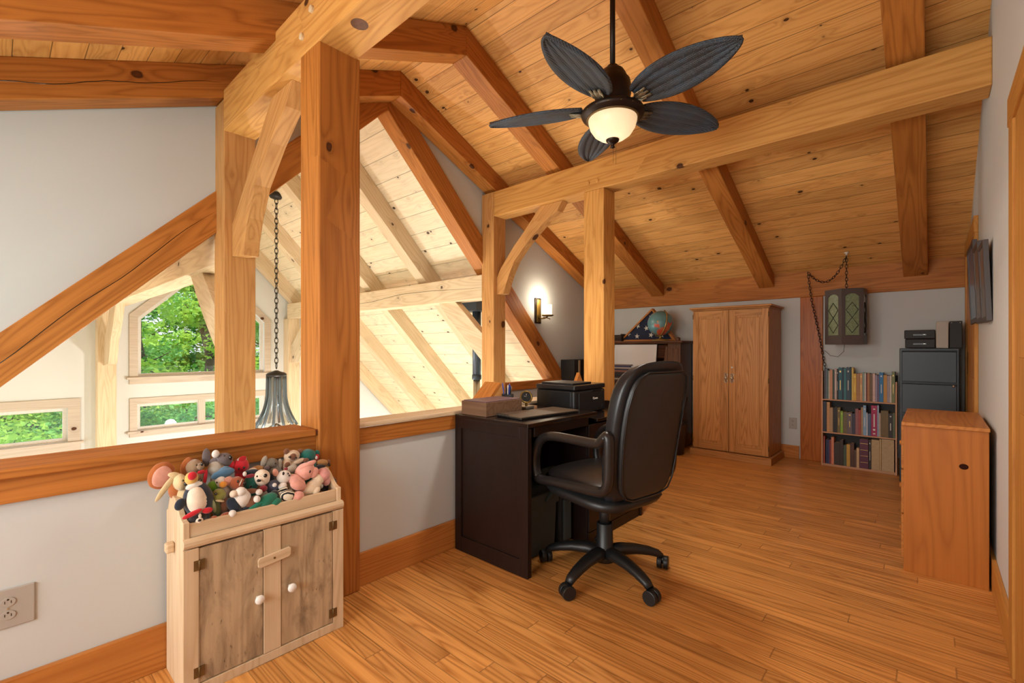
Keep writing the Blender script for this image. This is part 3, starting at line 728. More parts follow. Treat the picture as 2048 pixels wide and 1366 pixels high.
# curved knee braces
def brace(label, pts, y0, y1, mat, mirror=None):
    mb = MB().prism(pts, 'y', y0, y1)
    a = Vector((pts[0][0], 0, pts[0][1])); b = Vector((pts[len(pts)//2][0], 0, pts[len(pts)//2][1]))
    return beam('curved_brace', label, mb, mat, (b-a), 'brace', bev=.004)
def arc(p, q, sag, n=7):
    p = Vector(p); q = Vector(q); d = q-p; nrm = Vector((-d.y, d.x)).normalized()
    return [tuple(p+d*t/n+nrm*(sag*sin(pi*t/n))) for t in range(n+1)]
XBR = [(-3.29, 1.70), (-3.29, 1.87), (-3.234, 1.964), (-3.06, 2.155), (-2.945, 2.262), (-2.725, 2.484), (-2.473, 2.484), (-2.532, 2.402), (-2.66, 2.34), (-2.81, 2.231), (-2.94, 2.12), (-3.056, 2.003), (-3.13, 1.87), (-3.176, 1.76), (-3.20, 1.70)]
brace('curved honey brace from the far post up to the far cross beam, above the printer', XBR, 3.42, 3.51, 'timber_mid')
XBN = [(-3.30, 1.735), (-3.30, 1.94), (-3.236, 1.99), (-2.957, 2.258), (-2.67, 2.515), (-2.41, 2.515), (-2.494, 2.41), (-2.70, 2.28), (-2.918, 2.10), (-3.03, 1.93), (-3.085, 1.80), (-3.10, 1.715)]
brace('curved honey timber brace under the near cross beam, left of the tall post', XBN, 1.01, 1.10, 'timber_mid')

# ------------------------------------------------------------------ great room beyond the knee wall
# roof boards, two slopes
struct(MB().prism([(APX, gR(APX)), (6.0, gR(6.0)), (6.0, gR(6.0)+.04), (APX, gR(APX)+.04)], 'x', XE-.1, XG-.12).build('ceiling', 'boards_pale', grain='x'))
struct(MB().prism([(APX, gL(APX)), (-1.6, gL(-1.6)), (-1.6, gL(-1.6)+.04), (APX, gL(APX)+.04)], 'x', XE-.1, XG-.12).build('ceiling', 'boards_pale', grain='x'))
zr_, zl_ = (lambda y: 2.045-1.03*(y-3.35)), (lambda y: y+.935)
def gr_right(x0, x1, label, mat='timber_pale', grp='great room rafters'):
    mb = MB().prism([(APX, zr_(APX)), (5.98, zr_(5.98)), (5.98, gR(5.98)), (APX, gR(APX))], 'x', x0, x1)
    beam('rafter', label, mb, mat, (0, 1, -1.03), 'rafter', grp)
def gr_left(x0, x1, label, mat='timber_pale', grp='great room rafters'):
    ya = APX; mb = MB().prism([(ya, zl_(ya)), (-1.55, zl_(-1.55)), (-1.55, gL(-1.55)), (ya, gL(ya))], 'x', x0, x1)
    beam('rafter', label, mb, mat, (0, 1, 1), 'rafter', grp)
gr_right(-3.62, -3.448, 'stained gable rafter sloping down right below the grey wall and sconce', 'timber_dark', 'gable rafters')
gr_left(-3.62, -3.448, 'long dark-checked gable rafter sloping up across the left wall to the posts', 'timber_dark', 'gable rafters')
for i, x_ in enumerate((-4.48, -5.69, -6.97, -8.2)):
    gr_right(x_-.17, x_, ['pale great room rafter nearest the gable, right slope', 'pale great room rafter second from the gable, right slope', 'pale great room rafter third from the gable, right slope', 'pale great room rafter against the window wall, right slope'][i])
gr_left(-4.65, -4.48, 'honey great room rafter of the left slope, seen between the two near posts', 'timber_mid')
# purlins and end posts
beam('purlin_beam', 'pale cracked horizontal beam from the far post out across the great room', B((-8.25, 3.376, 1.665), (-3.463, 3.55, 1.915)), 'timber_pale', 'x')
beam('purlin_beam', 'pale horizontal beam behind the dark gable rafter, over the big window', B((-8.25, .965, 1.70), (-3.49, 1.15, 1.90)), 'timber_pale', 'x')
beam('timber_post', 'pale square post standing against the window wall between two windows', B((XE, .915, -2.7), (-8.2, 1.11, 1.70)), 'timber_pale', 'z', 'post')
beam('timber_post', 'pale square post against the window wall right of the big window', B((XE, 3.376, -2.7), (-8.2, 3.57, 1.665)), 'timber_pale', 'z', 'post')
def bx(pa, pb, w, sag):   # curved brace polygon between points a,b in x-z
    a = arc(pa, pb, sag); a2 = arc((pb[0]+w[0], pb[1]+w[1]), (pa[0]+w[2], pa[1]+w[3]), -sag); return a+a2
brace('pale curved brace of the far post, under the cracked beam by the stovepipe', [(-3.465, 1.28), (-3.465, .98), (-3.661, 1.154), (-3.86, 1.33), (-4.06, 1.50), (-4.223, 1.672), (-3.936, 1.672), (-3.80, 1.56), (-3.62, 1.40)], 3.42, 3.51, 'timber_pale')
brace('brown shaded brace in front of the big window, left of the timber post', [(-3.49, 1.31), (-3.49, 1.03), (-3.70, 1.20), (-3.90, 1.37), (-4.08, 1.54), (-4.232, 1.705), (-3.94, 1.705), (-3.80, 1.58), (-3.62, 1.42)], 1.01, 1.10, 'timber_pale')
brace('white curved brace on the post between the two left windows', [(-8.2, .92), (-8.2, 1.22), (-8.02, 1.40), (-7.85, 1.56), (-7.74, 1.705), (-7.30, 1.705), (-7.45, 1.50), (-7.70, 1.25), (-7.86, .95)], .98, 1.07, 'timber_pale')
brace('white curved brace on the post right of the big window, beside the pendant', [(-8.2, .90), (-8.2, 1.20), (-8.0, 1.36), (-7.8, 1.52), (-7.6, 1.67), (-7.25, 1.67), (-7.45, 1.48), (-7.7, 1.22), (-7.88, .93)], 3.42, 3.51, 'timber_pale')
# end wall with its windows
big = [(1.37, .745), (3.06, .745), (3.06, 1.59), (2.215, 2.435), (1.37, 1.59)]
low = [(1.36, -.02), (3.06, -.02), (3.06, .36), (1.36, .36)]
left = [(-1.0, -.07), (.645, -.07), (.645, .375), (-1.0, .375)]
base_l = [(-1.3, -2.3), (.7, -2.3), (.7, -.6), (-1.3, -.6)]
base_r = [(3.9, -2.3), (5.6, -2.3), (5.6, -.9), (3.9, -.9)]
struct(poly_holes([(-1.6, -2.7), (6.0, -2.7), (6.0, gR(6.0)), (APX, gR(APX)+.03), (-1.6, gL(-1.6))], [big, low, left, base_l, base_r], 'x', XE, XE-.15).build('wall_windows', 'wall_gr'))
struct(B((XE-.15, -1.6, -2.75), (XG, 6.0, -2.7)).build('floor', 'shelf_wood', grain='y'))
def window(n, poly, trimw, mull=()):
    fx = XE+.02
    cx = sum(p[0] for p in poly)/len(poly); cz = sum(p[1] for p in poly)/len(poly)
    def off(pts, d):
        r = []; k = len(pts)
        for i in range(k):
            p0, p1, p2 = (Vector(pts[(i+j) % k]) for j in (-1, 0, 1)); e1 = (p1-p0).normalized(); e2 = (p2-p1).normalized()
            n1 = Vector((e1.y, -e1.x)); n2 = Vector((e2.y, -e2.x)); b = (n1+n2).normalized(); r.append(tuple(p1+b*(d/max(.3, b.dot(n1)))))
        return r
    sash = poly_holes(off(poly, .002), [off(poly, -.045)], 'x', XE-.10, XE-.055).build('window_%d' % n, 'white'); struct(sash)
    poly_holes(off(poly, trimw), [poly], 'x', XE, fx).build('casing', 'trim_grey', parent=sash, grain='y', bev=.003)
    zb = min(p[1] for p in poly)
    B((XE, poly[0][0]-trimw-.03, zb-.03), (fx+.035, poly[1][0]+trimw+.03, zb)).build('sill', 'trim_grey', parent=sash, grain='y', bev=.004)
    MB().prism(off(poly, -.04), 'x', XE-.082, XE-.076).build('pane', 'pane', parent=sash)
    for ym in mull:
        B((XE-.11, ym-.045, zb), (XE-.02, ym+.045, max(p[1] for p in poly))).build('mullion', 'trim_grey', parent=sash, grain='z', bev=.003)
window(1, big, .10); window(2, low, .085, (2.16,)); window(3, left, .12, (-.25,))
# plinth strip and great room lower window
# stovepipe
t = thing('stovepipe', 'dark vertical stovepipe running up through the great room ceiling', 'stovepipe', (-4.14, 3.95, -2.7))
MB().cyl((-4.14, 3.95, .78), (-4.14, 3.95, 1.75), .052, n=26).build('upper_pipe', 'pipe', parent=t)
MB().cyl((-4.14, 3.95, -2.7), (-4.14, 3.95, .775), .043, n=26).build('lower_pipe', 'nickel', parent=t)
MB().lathe([(.054, 0), (.058, .01), (.058, .05), (.054, .06)], (-4.14, 3.95, .77), 26).build('collar', 'pipe', parent=t)
B((-4.29, 3.80, 1.60), (-3.99, 4.10, 1.92)).build('ceiling_box', 'pipe', parent=t)

# ------------------------------------------------------------------ outside: meadow, trees and bushes
struct(B((-60, -30, -3.3), (12, 40, -3.25)).build('ground_outside', 'grass'))
import array
def foliage(name, clusters, n, size, mat, parent, seed):
    rnd = random.Random(seed); mb = MB(); vs = []; fs = []
    for i in range(n):
        c, r = clusters[rnd.randrange(len(clusters))]
        u = rnd.uniform(-1, 1); a = rnd.uniform(0, 2*pi); q = sqrt(1-u*u); rr = r*(rnd.random()**.45)
        p = Vector((c[0]+rr*q*cos(a), c[1]+rr*q*sin(a), c[2]+rr*u*.6))
        d1 = Vector((rnd.gauss(0, 1), rnd.gauss(0, 1), rnd.gauss(0, .5))).normalized(); d2 = d1.cross(Vector((rnd.gauss(0, 1), rnd.gauss(0, 1), rnd.gauss(0, 1)))).normalized()
        s_ = size*rnd.uniform(.6, 1.25); b = len(vs)
        vs += [p-d1*s_, p+d2*s_*.45, p+d1*s_, p-d2*s_*.45]; fs.append((b, b+1, b+2, b+3))
    mb.add(vs, fs); return mb.build(name, mat, parent=parent)
def tree(loc, h, spread, label, seed, mat='leaf_a', n=5200, lo=.15):
    rnd = random.Random(seed); t = thing('leafy_tree', label, 'tree', loc, 0, 'trees outside the windows'); L = Vector(loc)
    mb = MB(); tr = [L+Vector((0.12*sin(k*1.3+seed), .12*cos(k*1.7), h*k/8)) for k in range(9)]
    mb.tube(tr, [.16*h/6*(1-.085*k) for k in range(9)], 9); cl = []
    for k in range(34):
        f = rnd.uniform(lo, 1.0); p = tr[min(8, int(f*8))]; a = rnd.uniform(0, 2*pi); rr = spread*(1.15-f*.75)*rnd.uniform(.45, 1)
        q = p+Vector((cos(a)*rr, sin(a)*rr, rr*.45)); mb.tube([p, p.lerp(q, .5)+Vector((0, 0, -.06*rr)), q], [.05, .032, .012], 5)
        cl.append((q, rnd.uniform(.5, .95)*spread*.36)); cl.append((p.lerp(q, .6), spread*.26))
    cl.append((tr[8], spread*.4))
    mb.build('trunk', 'bark', parent=t); foliage('crown', cl, n, .085 if loc[0] > -26 else .17, mat, t, seed+5)
TR = [((-17.5, 4.6, -3.25), 8.2, 2.4, 'leafy tree with a dark forked trunk standing centred in the arched window', 3, 'leaf_a', 9500),
      ((-20, 1.6, -3.25), 7.4, 2.6, 'bright green tree filling the left side of the arched window', 11, 'leaf_a', 9500),
      ((-19, 7.4, -3.25), 7.0, 2.2, 'tree seen at the right edge of the arched window', 21, 'leaf_b', 7500),
      ((-24, 4.0, -3.25), 7.6, 2.8, 'deeper green tree behind the centre of the arched window', 31, 'leaf_b', 8500),
      ((-25, 9.5, -3.25), 8.5, 3.0, 'tall green tree far behind at the right of the arched window', 41, 'leaf_b', 7500),
      ((-22, -1.5, -3.25), 8.0, 3.0, 'green tree behind the small left window', 51, 'leaf_b', 7500)]
for k, (yy, lb_) in enumerate(((-4, 'distant green tree far beyond the small left window, leftmost of the back row'), (.5, 'distant tree of the back row, seen at the left edge of the arched window'), (4.6, 'distant tree of the back row behind the middle of the arched window'), (8.6, 'distant tree of the back row, right half of the arched window'), (12.8, 'distant tree of the back row behind the right edge of the arched window'))):
    TR.append(((-30-(k % 2), yy, -3.25), 8.6+.5*(k % 3), 3.4, lb_, 200+k*9, 'leaf_b' if k % 2 else 'leaf_a', 9000))
for loc, h, sp, lb, sd, mt, n in TR: tree(loc, h, sp, lb, sd, mt, n)
BU = [((-14.5, .1, -3.25), 1.7, 'yellow-green bush outside the small left window', 61, 'leaf_a'), ((-15, 2.6, -3.25), 1.6, 'green bush below the left pane of the low window', 71, 'leaf_b'),
      ((-15.5, 4.9, -3.25), 1.6, 'green bush below the middle of the low window', 81, 'leaf_b'), ((-16, 7.6, -3.25), 1.7, 'green bush outside the right end of the low window', 91, 'leaf_a'),
      ((-19.5, -.6, -3.25), 2.2, 'large bush further behind the small left window', 101, 'leaf_a'), ((-20, 3.4, -3.25), 2.2, 'large dense bush behind the tree trunks', 111, 'leaf_b')]
for loc, r, lb, sd, mt in BU:
    rnd = random.Random(sd); t = thing('bush', lb, 'bush', loc, 0, 'bushes outside the windows'); L = Vector(loc); cl = []; mb = MB()
    for k in range(16):
        q = L+Vector((rnd.uniform(-r*.6, r*.6), rnd.uniform(-r, r), rnd.uniform(.5, 2.9))); cl.append((q, r*.5)); mb.tube([L, L.lerp(q, .5)+Vector((0, 0, .2)), q], [.04, .025, .01], 5)
    mb.build('stems', 'bark', parent=t); foliage('leaves', cl, 4200, .085, mt, t, sd+3)
# ================================================================== furniture and things
# ---- toy cabinet
t = thing('toy_cabinet', 'whitewashed wooden toy cabinet with two weathered doors, standing before the knee wall', 'cabinet', (-1.94, .69, 0))
ya, yb, xb, xf = .415, .965, -2.045, -1.825
def side_profile():
    return [(xb, 0.0), (xf, 0.0), (xf, .575), (xf-.018, .576), (xf-.035, .582), (xf-.06, .60), (xf-.085, .622), (xf-.11, .636), (xf-.155, .64), (xf-.175, .625), (xf-.19, .60), (xf-.205, .575), (xb, .572)]
for y_ in (ya, yb-.018):
    MB().prism(side_profile(), 'y', y_, y_+.018).build('side_panel', 'pickled', parent=t, grain='z', bev=.002)
B((xb, ya+.018, .04), (xb+.008, yb-.018, .62)).build('back_panel', 'pickled', parent=t, grain='z')
B((xb+.008, ya+.018, .50), (xf-.018, yb-.018, .512)).build('tray_floor', 'pickled', parent=t, grain='y')
B((xb+.008, ya+.018, .03), (xf-.018, yb-.018, .042)).build('bottom_shelf', 'pickled', parent=t, grain='y')
B((xf-.018, ya+.018, .520), (xf-.004, yb-.018, .568)).build('front_rail', 'pickled', parent=t, grain='y', bev=.002)
fr = MB(); fr.box((xf, ya-.003, .0), (xf+.014, ya+.041, .488)).box((xf, yb-.041, 0), (xf+.014, yb+.003, .488)).box((xf, .659, .035), (xf+.014, .719, .488))
fr.box((xf, ya+.041, .0), (xf+.014, yb-.041, .033))
fr.build('face_frame', 'pickled', parent=t, grain='z', bev=.0015)
MB().prism([(xf, .492), (xf+.014, .492), (xf+.018, .502), (xf+.018, .512), (xf+.013, .519), (xf, .522)], 'y', ya-.002, yb+.003).build('top_molding', 'pickled', parent=t, grain='y')
for i, (a, b) in enumerate(((.457, .657), (.721, .923))):
    d = B((xf-.004, a, .036), (xf+.011, b, .484)).build('door', 'weathered', parent=t, grain='z', bev=.0015, label='weathered left door' if i == 0 else 'weathered right door')
    ky = .638 if i == 0 else .752
    MB().lathe([(.006, 0), (.006, .012), (.014, .017), (.0165, .024), (.014, .030), (0, .032)], (xf+.010, ky, .249), 20, axis=(1, 0, 0)).build('knob', 'knobw', parent=d)
    hy = a if i == 0 else b
    for hz in (.075, .43):
        h_ = MB().box((xf+.0112, hy-.016, hz-.017), (xf+.0155, hy+.016, hz+.017)).cyl((xf+.0155, hy, hz-.017), (xf+.0155, hy, hz+.017), .0028, n=8)
        h_.build('hinge', 'antique', parent=d)
latch = MB(); q = [(xf+.0145, .380-.0)]; latch.prism([(.637, .361), (.643, .356), (.745, .367), (.752, .374), (.752, .398), (.746, .402), (.642, .391), (.636, .385)], 'x', xf+.0145, xf+.024)
latch.build('turn_latch', 'pickled', parent=t, grain='y', bev=.0015)
MB().cyl((xf+.024, .692, .379), (xf+.0265, .692, .379), .004, n=10).build('latch_pin', 'antique', parent=t)
B((-1.955, ya-.026, .452), (-1.925, ya, .486)).build('peg_handle', 'pickled', parent=t, grain='y', bev=.006)

kb = [o for o in C.objects if (o.get('label') or '').startswith('heavy near cross beam')][0]
MB().cyl((-1.792, 1.03, 2.5142), (-1.792, 1.03, 2.5152), .036, n=28).build('knot', plain('knot_brown', (112, 66, 34), .5, var=.4, vs=60), parent=kb)
# drying checks (cracks) in the timbers
def crack(par_name, axis_pts, off, face):
    pts = []
    rc = random.Random(len(par_name)*7)
    for k in range(31):
        f = k/30; p = Vector(axis_pts[0]).lerp(Vector(axis_pts[1]), f); p.z += off*noise.noise(Vector((f*5, par_name.count('a'), 1.7)))*1.0+rc.uniform(-.0015, .0015); pts.append(p)
    w = [.0022*min(1, 6*f/30*(30-f)/30+.15) for f in range(31)]
    lab = {'gable_l': 'long dark-checked gable rafter sloping up across the left wall to the posts', 'purlin': 'pale cracked horizontal beam from the far post out across the great room', 'near': 'stained rafter at the top left lying along the head of the gable wall'}[par_name]
    par = [o for o in C.objects if o.get('label') == lab][0]
    MB().tube(pts, w, 5, flat=(1, 1)).build('drying_check', 'black', parent=par)
crack('gable_l', ((-3.4478, -.6, .47), (-3.4478, .955, 2.03)), .03, 'x')
crack('purlin', ((-7.9, 3.3758, 1.79), (-3.48, 3.3758, 1.80)), .05, 'y')
crack('near', ((-3.2998, -.3, 2.29), (-3.2998, .95, 2.81)), .02, 'x')

# ---- plush toys in the tray
for nm, lb, parts in TOYS:
    cs_ = [p[2] for p in parts]; c0 = (sum(c[0] for c in cs_)/len(cs_), sum(c[1] for c in cs_)/len(cs_), min(c[2] for c in cs_))
    t = thing(nm, lb, 'plush toy', c0, 0, 'plush toys heaped in the cabinet tray')
    first = None
    for (k, mt, c, ry_, rz_, rx_, rot) in parts:
        mb = MB(); small = k in ('eye', 'nose', 'whisker')
        c = Vector(c); zmin = .50+rz_*.0
        rx = max(rx_, .012) if k in ('body', 'head') else rx_
        mb.ell(c, (rx, ry_, rz_), Matrix.Rotation(radians(-rot), 3, 'X'), 12 if small else 22, 8 if small else 15, 0 if small else .05)
        if k == 'body':   # the body runs on down into the heap
            zb = .535 if c.z > .62 else c.z-.005
            if c.z > .62 and .47 < c.y < .92: mb.ell((c.x, c.y, (c.z+zb)/2), (rx*.85, ry_*.8, (c.z-zb)/2+.012), None, 16, 10, .05)
        if k == 'ear' and rot == -146: pass
        mb.build(k if k != 'body_fill' else 'body', mt, parent=t, origin=c)
t = None

# ---- black desk with knee hole
t = thing('office_desk', 'dark espresso office desk with panelled end, against the knee wall', 'desk', (-1.77, 2.39, 0))
dx0, dx1, dy0, dy1, dt = -2.04, -1.495, 1.785, 2.995, .773
B((dx0, dy0, 0.0), (dx1, dy0+.022, dt-.025)).build('end_panel', 'espresso', parent=t, grain='z', bev=.003)
ef = MB(); ef.box((dx0, dy0-.010, 0), (dx0+.05, dy0, dt-.02)).box((dx1-.055, dy0-.010, 0), (dx1, dy0, dt-.02)).box((dx0+.05, dy0-.010, dt-.075), (dx1-.055, dy0, dt-.02)).box((dx0+.05, dy0-.010, 0), (dx1-.055, dy0, .085))
ef.build('end_frame', 'espresso', parent=t, grain='z', bev=.002)
B((dx0-.0, dy0-.012, dt-.022), (dx1+.004, 2.42, dt)).build('desk_top', 'espresso_top', parent=t, grain='y', bev=.004)
B((dx0, 2.42, dt-.062), (dx1+.002, dy1, dt-.045)).build('lowered_top', 'espresso_top', parent=t, grain='y', bev=.003)
B((dx0, 2.42, dt-.045), (dx0+.02, dy1, dt+.0)).build('back_lip', 'espresso', parent=t, grain='y', bev=.002)
B((dx0, dy1-.02, dt-.045), (dx1-.05, dy1, dt-.0)).build('side_lip', 'espresso', parent=t, grain='x', bev=.002)
B((dx1-.02, dy0+.045, .700), (dx1-.001, 2.33, dt-.022)).build('apron', 'espresso', parent=t, grain='y', bev=.002)
B((dx0, dy0+.022, .12), (dx0+.015, 2.33, dt-.022)).build('modesty_panel', 'espresso', parent=t, grain='y')
pd = MB(); pd.box((dx0, 2.33, 0.0), (dx1-.015, 2.35, dt-.062)).box((dx0, dy1-.02, 0), (dx1-.0, dy1, dt-.062)).box((dx0, 2.35, 0.0), (dx0+.015, dy1-.02, dt-.062)).box((dx0, 2.35, .0), (dx1-.03, dy1-.02, .05))
pd.build('pedestal', 'espresso', parent=t, grain='z', bev=.002)
for i, (a, b) in enumerate(((.585, .70), (.335, .577), (.07, .327))):
    d = B((dx1-.02, 2.335, a), (dx1, dy1-.006, b)).build('drawer', 'espresso', parent=t, grain='y', bev=.003)
    B((dx1, 2.60, (a+b)/2-.006), (dx1+.012, 2.73, (a+b)/2+.006)).build('drawer_pull', 'bronze', parent=d, bev=.003)
B((dx1-.022, 2.335, 0), (dx1-.003, dy1-.006, .065)).build('plinth', 'espresso', parent=t, grain='y', bev=.002)
B((dx1-.022, dy1-.022, 0), (dx1+.006, dy1+.004, dt-.062)).build('corner_post', 'espresso', parent=t, grain='z', bev=.002)

# ---- things on the desk
o = tag(MB().prism([(-2.012, 1.800), (-1.812, 1.800), (-1.812, 2.10), (-2.012, 2.10)], 'z', dt+.001, dt+.078).build('memo_box', 'boxwood', grain='x', bev=.002), 'grey brown wooden box with a woven lid on the near end of the desk', 'box')
B((-2.004, 1.808, dt+.078), (-1.820, 2.092, dt+.083)).build('lid', wood('plum_lid', (132, 108, 116), (76, 56, 64), kn=0, rings=14, contrast=1, rough=.4, stretch=6), parent=o, grain='x', bev=.002)
W[o] = W[o]
t = thing('laptop', 'closed dark brown laptop sleeve with looped binding, flat on the desk top', 'laptop', (-1.66, 2.05, dt))
R_ = Matrix.Rotation(radians(-6), 3, 'Z')
MB().obox((-1.672, 2.085, dt+.0045), (.20, .46, .007), R_).build('base', 'black_plastic', parent=t, bev=.003)
MB().obox((-1.672, 2.085, dt+.0125), (.205, .465, .008), R_).build('cover', plain('brown_sleeve', (84, 70, 56), .5, var=.05), parent=t, bev=.003)
sp_ = MB()
for k in range(9):
    p = Vector((-1.672, 2.085, dt+.012))+R_ @ Vector((-.095+k*.012, -.236, 0)); sp_.torus(p, .009, .0013, (1, .2, 0), 12, 5)
sp_.build('binding_rings', 'black_plastic', parent=t)
# pen cup
t = thing('pen_cup', 'dark mesh pen cup full of blue and black pens beside the clock', 'pen cup', (-2.00, 2.31, dt))
cx_, cy_ = -1.992, 2.17
MB().lathe([(0, .002), (.034, .002), (.038, .09), (.035, .09), (.031, .006), (0, .006)], (cx_, cy_, dt), 24).build('cup', 'fabric_black', parent=t)
rnd = random.Random(4)
for k in range(9):
    a = rnd.uniform(0, 6.28); r0 = .015; r1 = rnd.uniform(.02, .036); h_ = rnd.uniform(.115, .155)
    p0 = Vector((cx_+r0*cos(a), cy_+r0*sin(a), dt+.01)); p1 = Vector((cx_+r1*cos(a), cy_+r1*sin(a), dt+h_))
    pn = MB().cyl(p0, p1, .004, n=8).cyl(p1, p1+(p1-p0)*.08, .004, .0015, n=8).build('pen', ['inkblue', 'black_plastic', 'inkblue', 'white_paper', 'frame_dark'][k % 5])
    tag(pn, 'pen standing in the dark mesh cup beside the clock', 'pen', 'pens in the mesh cup')
# clock
t = thing('desk_clock', 'small round brass desk clock on a glass base, beside the pen cup', 'clock', (-1.90, 2.235, dt))
ax_ = Vector((.72, -.62, .18)).normalized(); cc = Vector((-1.895, 2.235, dt+.072))
MB().box((-1.93, 2.195, dt), (-1.86, 2.275, dt+.018)).build('base', 'nickel', parent=t, bev=.004)
MB().lathe([(.0, -.018), (.028, -.018), (.038, -.006), (.040, .008), (.036, .012), (.031, .009)], cc, 28, axis=ax_).build('case', 'brass', parent=t)
MB().cyl(cc+ax_*.004, cc+ax_*.007, .033, n=28).build('dial', 'black_gloss', parent=t)
hd = MB(); u_ = ax_.cross(Vector((0, 0, 1))).normalized(); v_ = u_.cross(ax_)
hd.tube([cc+ax_*.009, cc+ax_*.009+v_*.02], .0012, 5); hd.tube([cc+ax_*.009, cc+ax_*.009+u_*.014+v_*.006], .0012, 5); hd.build('hands', 'nickel', parent=t)
MB().tube([cc-v_*.034, cc-v_*.046, cc-v_*.056], .008, 8).build('stem', 'brass', parent=t)
# printer
t = thing('printer', 'black inkjet printer standing on the far part of the desk', 'printer', (-1.79, 2.66, dt-.045))
px0, px1, py0, py1, pz0, pz1 = -1.975, -1.665, 2.435, 2.80, dt-.043, dt+.150
B((px0, py0, pz0), (px1, py1, pz1-.042)).build('body', 'black_plastic', parent=t, bev=.012, seg=3)
B((px0-.002, py0-.002, pz1-.040), (px1+.002, py1+.0, pz1-.008)).build('scanner_lid', 'black_gloss', parent=t, bev=.008, seg=3)
B((px0+.02, py0+.03, pz1-.008), (px1-.04, py1-.11, pz1+.004)).build('document_feeder', 'black_plastic', parent=t, bev=.004)
B((px1-.001, py0+.19, pz1-.052), (px1+.006, py0+.31, pz1-.043)).build('lid_grip', 'black_gloss', parent=t, bev=.001)
B((px1-.002, py0+.045, pz0+.01), (px1+.003, py1-.02, pz1-.056)).build('front_tray', 'black_plastic', parent=t, bev=.002)
B((px0+.01, py0-.004, pz0+.02), (px1-.03, py0+.001, pz1-.050)).build('side_tray', 'black_gloss', parent=t, bev=.002)
fc = bpy.data.curves.new('lettering', 'FONT'); fc.body = 'Canon'; fc.size = .022; fc.extrude = .0006; fc.align_x = 'CENTER'; fc.offset = .0004
fo_ = bpy.data.objects.new('lettering', fc); COL.objects.link(fo_); bpy.context.view_layer.update(); fm = bpy.data.meshes.new_from_object(fo_.evaluated_get(bpy.context.evaluated_depsgraph_get())); bpy.data.objects.remove(fo_); fo = bpy.data.objects.new('lettering', fm); COL.objects.link(fo); fm.materials.clear(); fm.materials.append(M['white_paper']); fo.parent = t
Mt = Matrix.Translation((px1+.0036, py0+.235, pz0+.085)) @ Matrix(((0, 0, 1), (1, 0, 0), (0, 1, 0))).to_4x4(); fo.matrix_local = W[t].inverted() @ Mt; W[fo] = Mt
B((px1+.003, py1-.05, pz0+.025), (px1+.0037, py1-.035, pz0+.048)).build('sticker', 'steel_blue', parent=t)
# slanted wooden boards on the rail
def wedge(y0, lab, w_=.14):
    o = MB().prism([(y0, .791), (y0+.075, .791), (y0+.185, .90), (y0+.20, .925), (y0+.185, .925), (y0+.172, .912)] if False else [(y0, .791), (y0+.055, .791), (y0+.19, .918), (y0+.175, .934), (y0+.03, .80)], 'x', -2.185, -2.185+w_).build('slanted_board', 'pine', grain=(0, .7, .7), bev=.002)
    return tag(o, lab, 'board')
wedge(1.985, 'slanted honey wooden board leaning on the rail behind the wooden box')
o = MB().prism([(3.10, .791), (3.30, .791), (3.20, .955)], 'x', -2.17, -2.14).build('wooden_wedge', 'pine', grain='y', bev=.003)
tag(o, 'small orange wooden triangle on the rail just left of the square post', 'wooden block')
# bags under the desk
t = thing('canvas_bag', 'grey canvas bag with a strap under the desk, nearest the panelled end', 'bag', (-1.72, 2.02, 0))
MB().prism([(-1.83, .0), (-1.62, .0), (-1.60, .33), (-1.68, .36), (-1.82, .34)], 'y', 1.86, 2.17).build('bag_body', 'fabric_grey', parent=t, bev=.015, seg=3)
MB().prism([(-1.84, .28), (-1.595, .27), (-1.60, .345), (-1.83, .355)], 'y', 1.85, 2.18).build('flap', 'fabric_grey', parent=t, bev=.008)
MB().tube([(-1.60, 2.05, .30), (-1.575, 2.10, .36), (-1.58, 2.14, .42), (-1.62, 2.16, .46), (-1.68, 2.15, .44), (-1.72, 2.12, .35)], .012, 8, flat=(1.6, .4)).build('strap', 'fabric_grey', parent=t)
t = thing('briefcase', 'black nylon briefcase with a metal clip, upright under the desk beside the grey bag', 'bag', (-1.72, 2.25, 0))
B((-1.90, 2.20, 0), (-1.60, 2.30, .36)).build('case_body', 'fabric_black', parent=t, bev=.02, seg=3)
B((-1.602, 2.215, .03), (-1.585, 2.285, .27)).build('pocket', 'fabric_grey', parent=t, bev=.006)
ck = MB(); ck.torus((-1.578, 2.262, .262), .011, .0022, (1, .3, 0), 14, 6); ck.tube([(-1.578, 2.255, .272), (-1.575, 2.235, .30), (-1.575, 2.245, .325), (-1.575, 2.23, .335)], .0025, 6); ck.tube([(-1.575, 2.238, .30), (-1.573, 2.215, .305), (-1.573, 2.205, .325)], .0022, 6)
ck.build('metal_clip', 'nickel', parent=t)
MB().tube([(-1.70, 2.25, .36), (-1.69, 2.25, .40), (-1.78, 2.25, .42), (-1.85, 2.25, .40), (-1.86, 2.25, .36)], .008, 8).build('handle', 'fabric_black', parent=t)

# ---- office chair (built in its own frame: -x forward)
cx, cy = -1.243, 2.087
t = thing('office_chair', 'black leather office chair on a five-armed caster base, turned to the desk', 'chair', (cx, cy, 0), 0)
def ch(mb, name, mat, par=None, **k):
    mb.xf(Matrix.Translation((cx, cy, 0)) @ Matrix.Rotation(radians(-10), 4, 'Z')); return mb.build(name, mat, parent=par or t, **k)
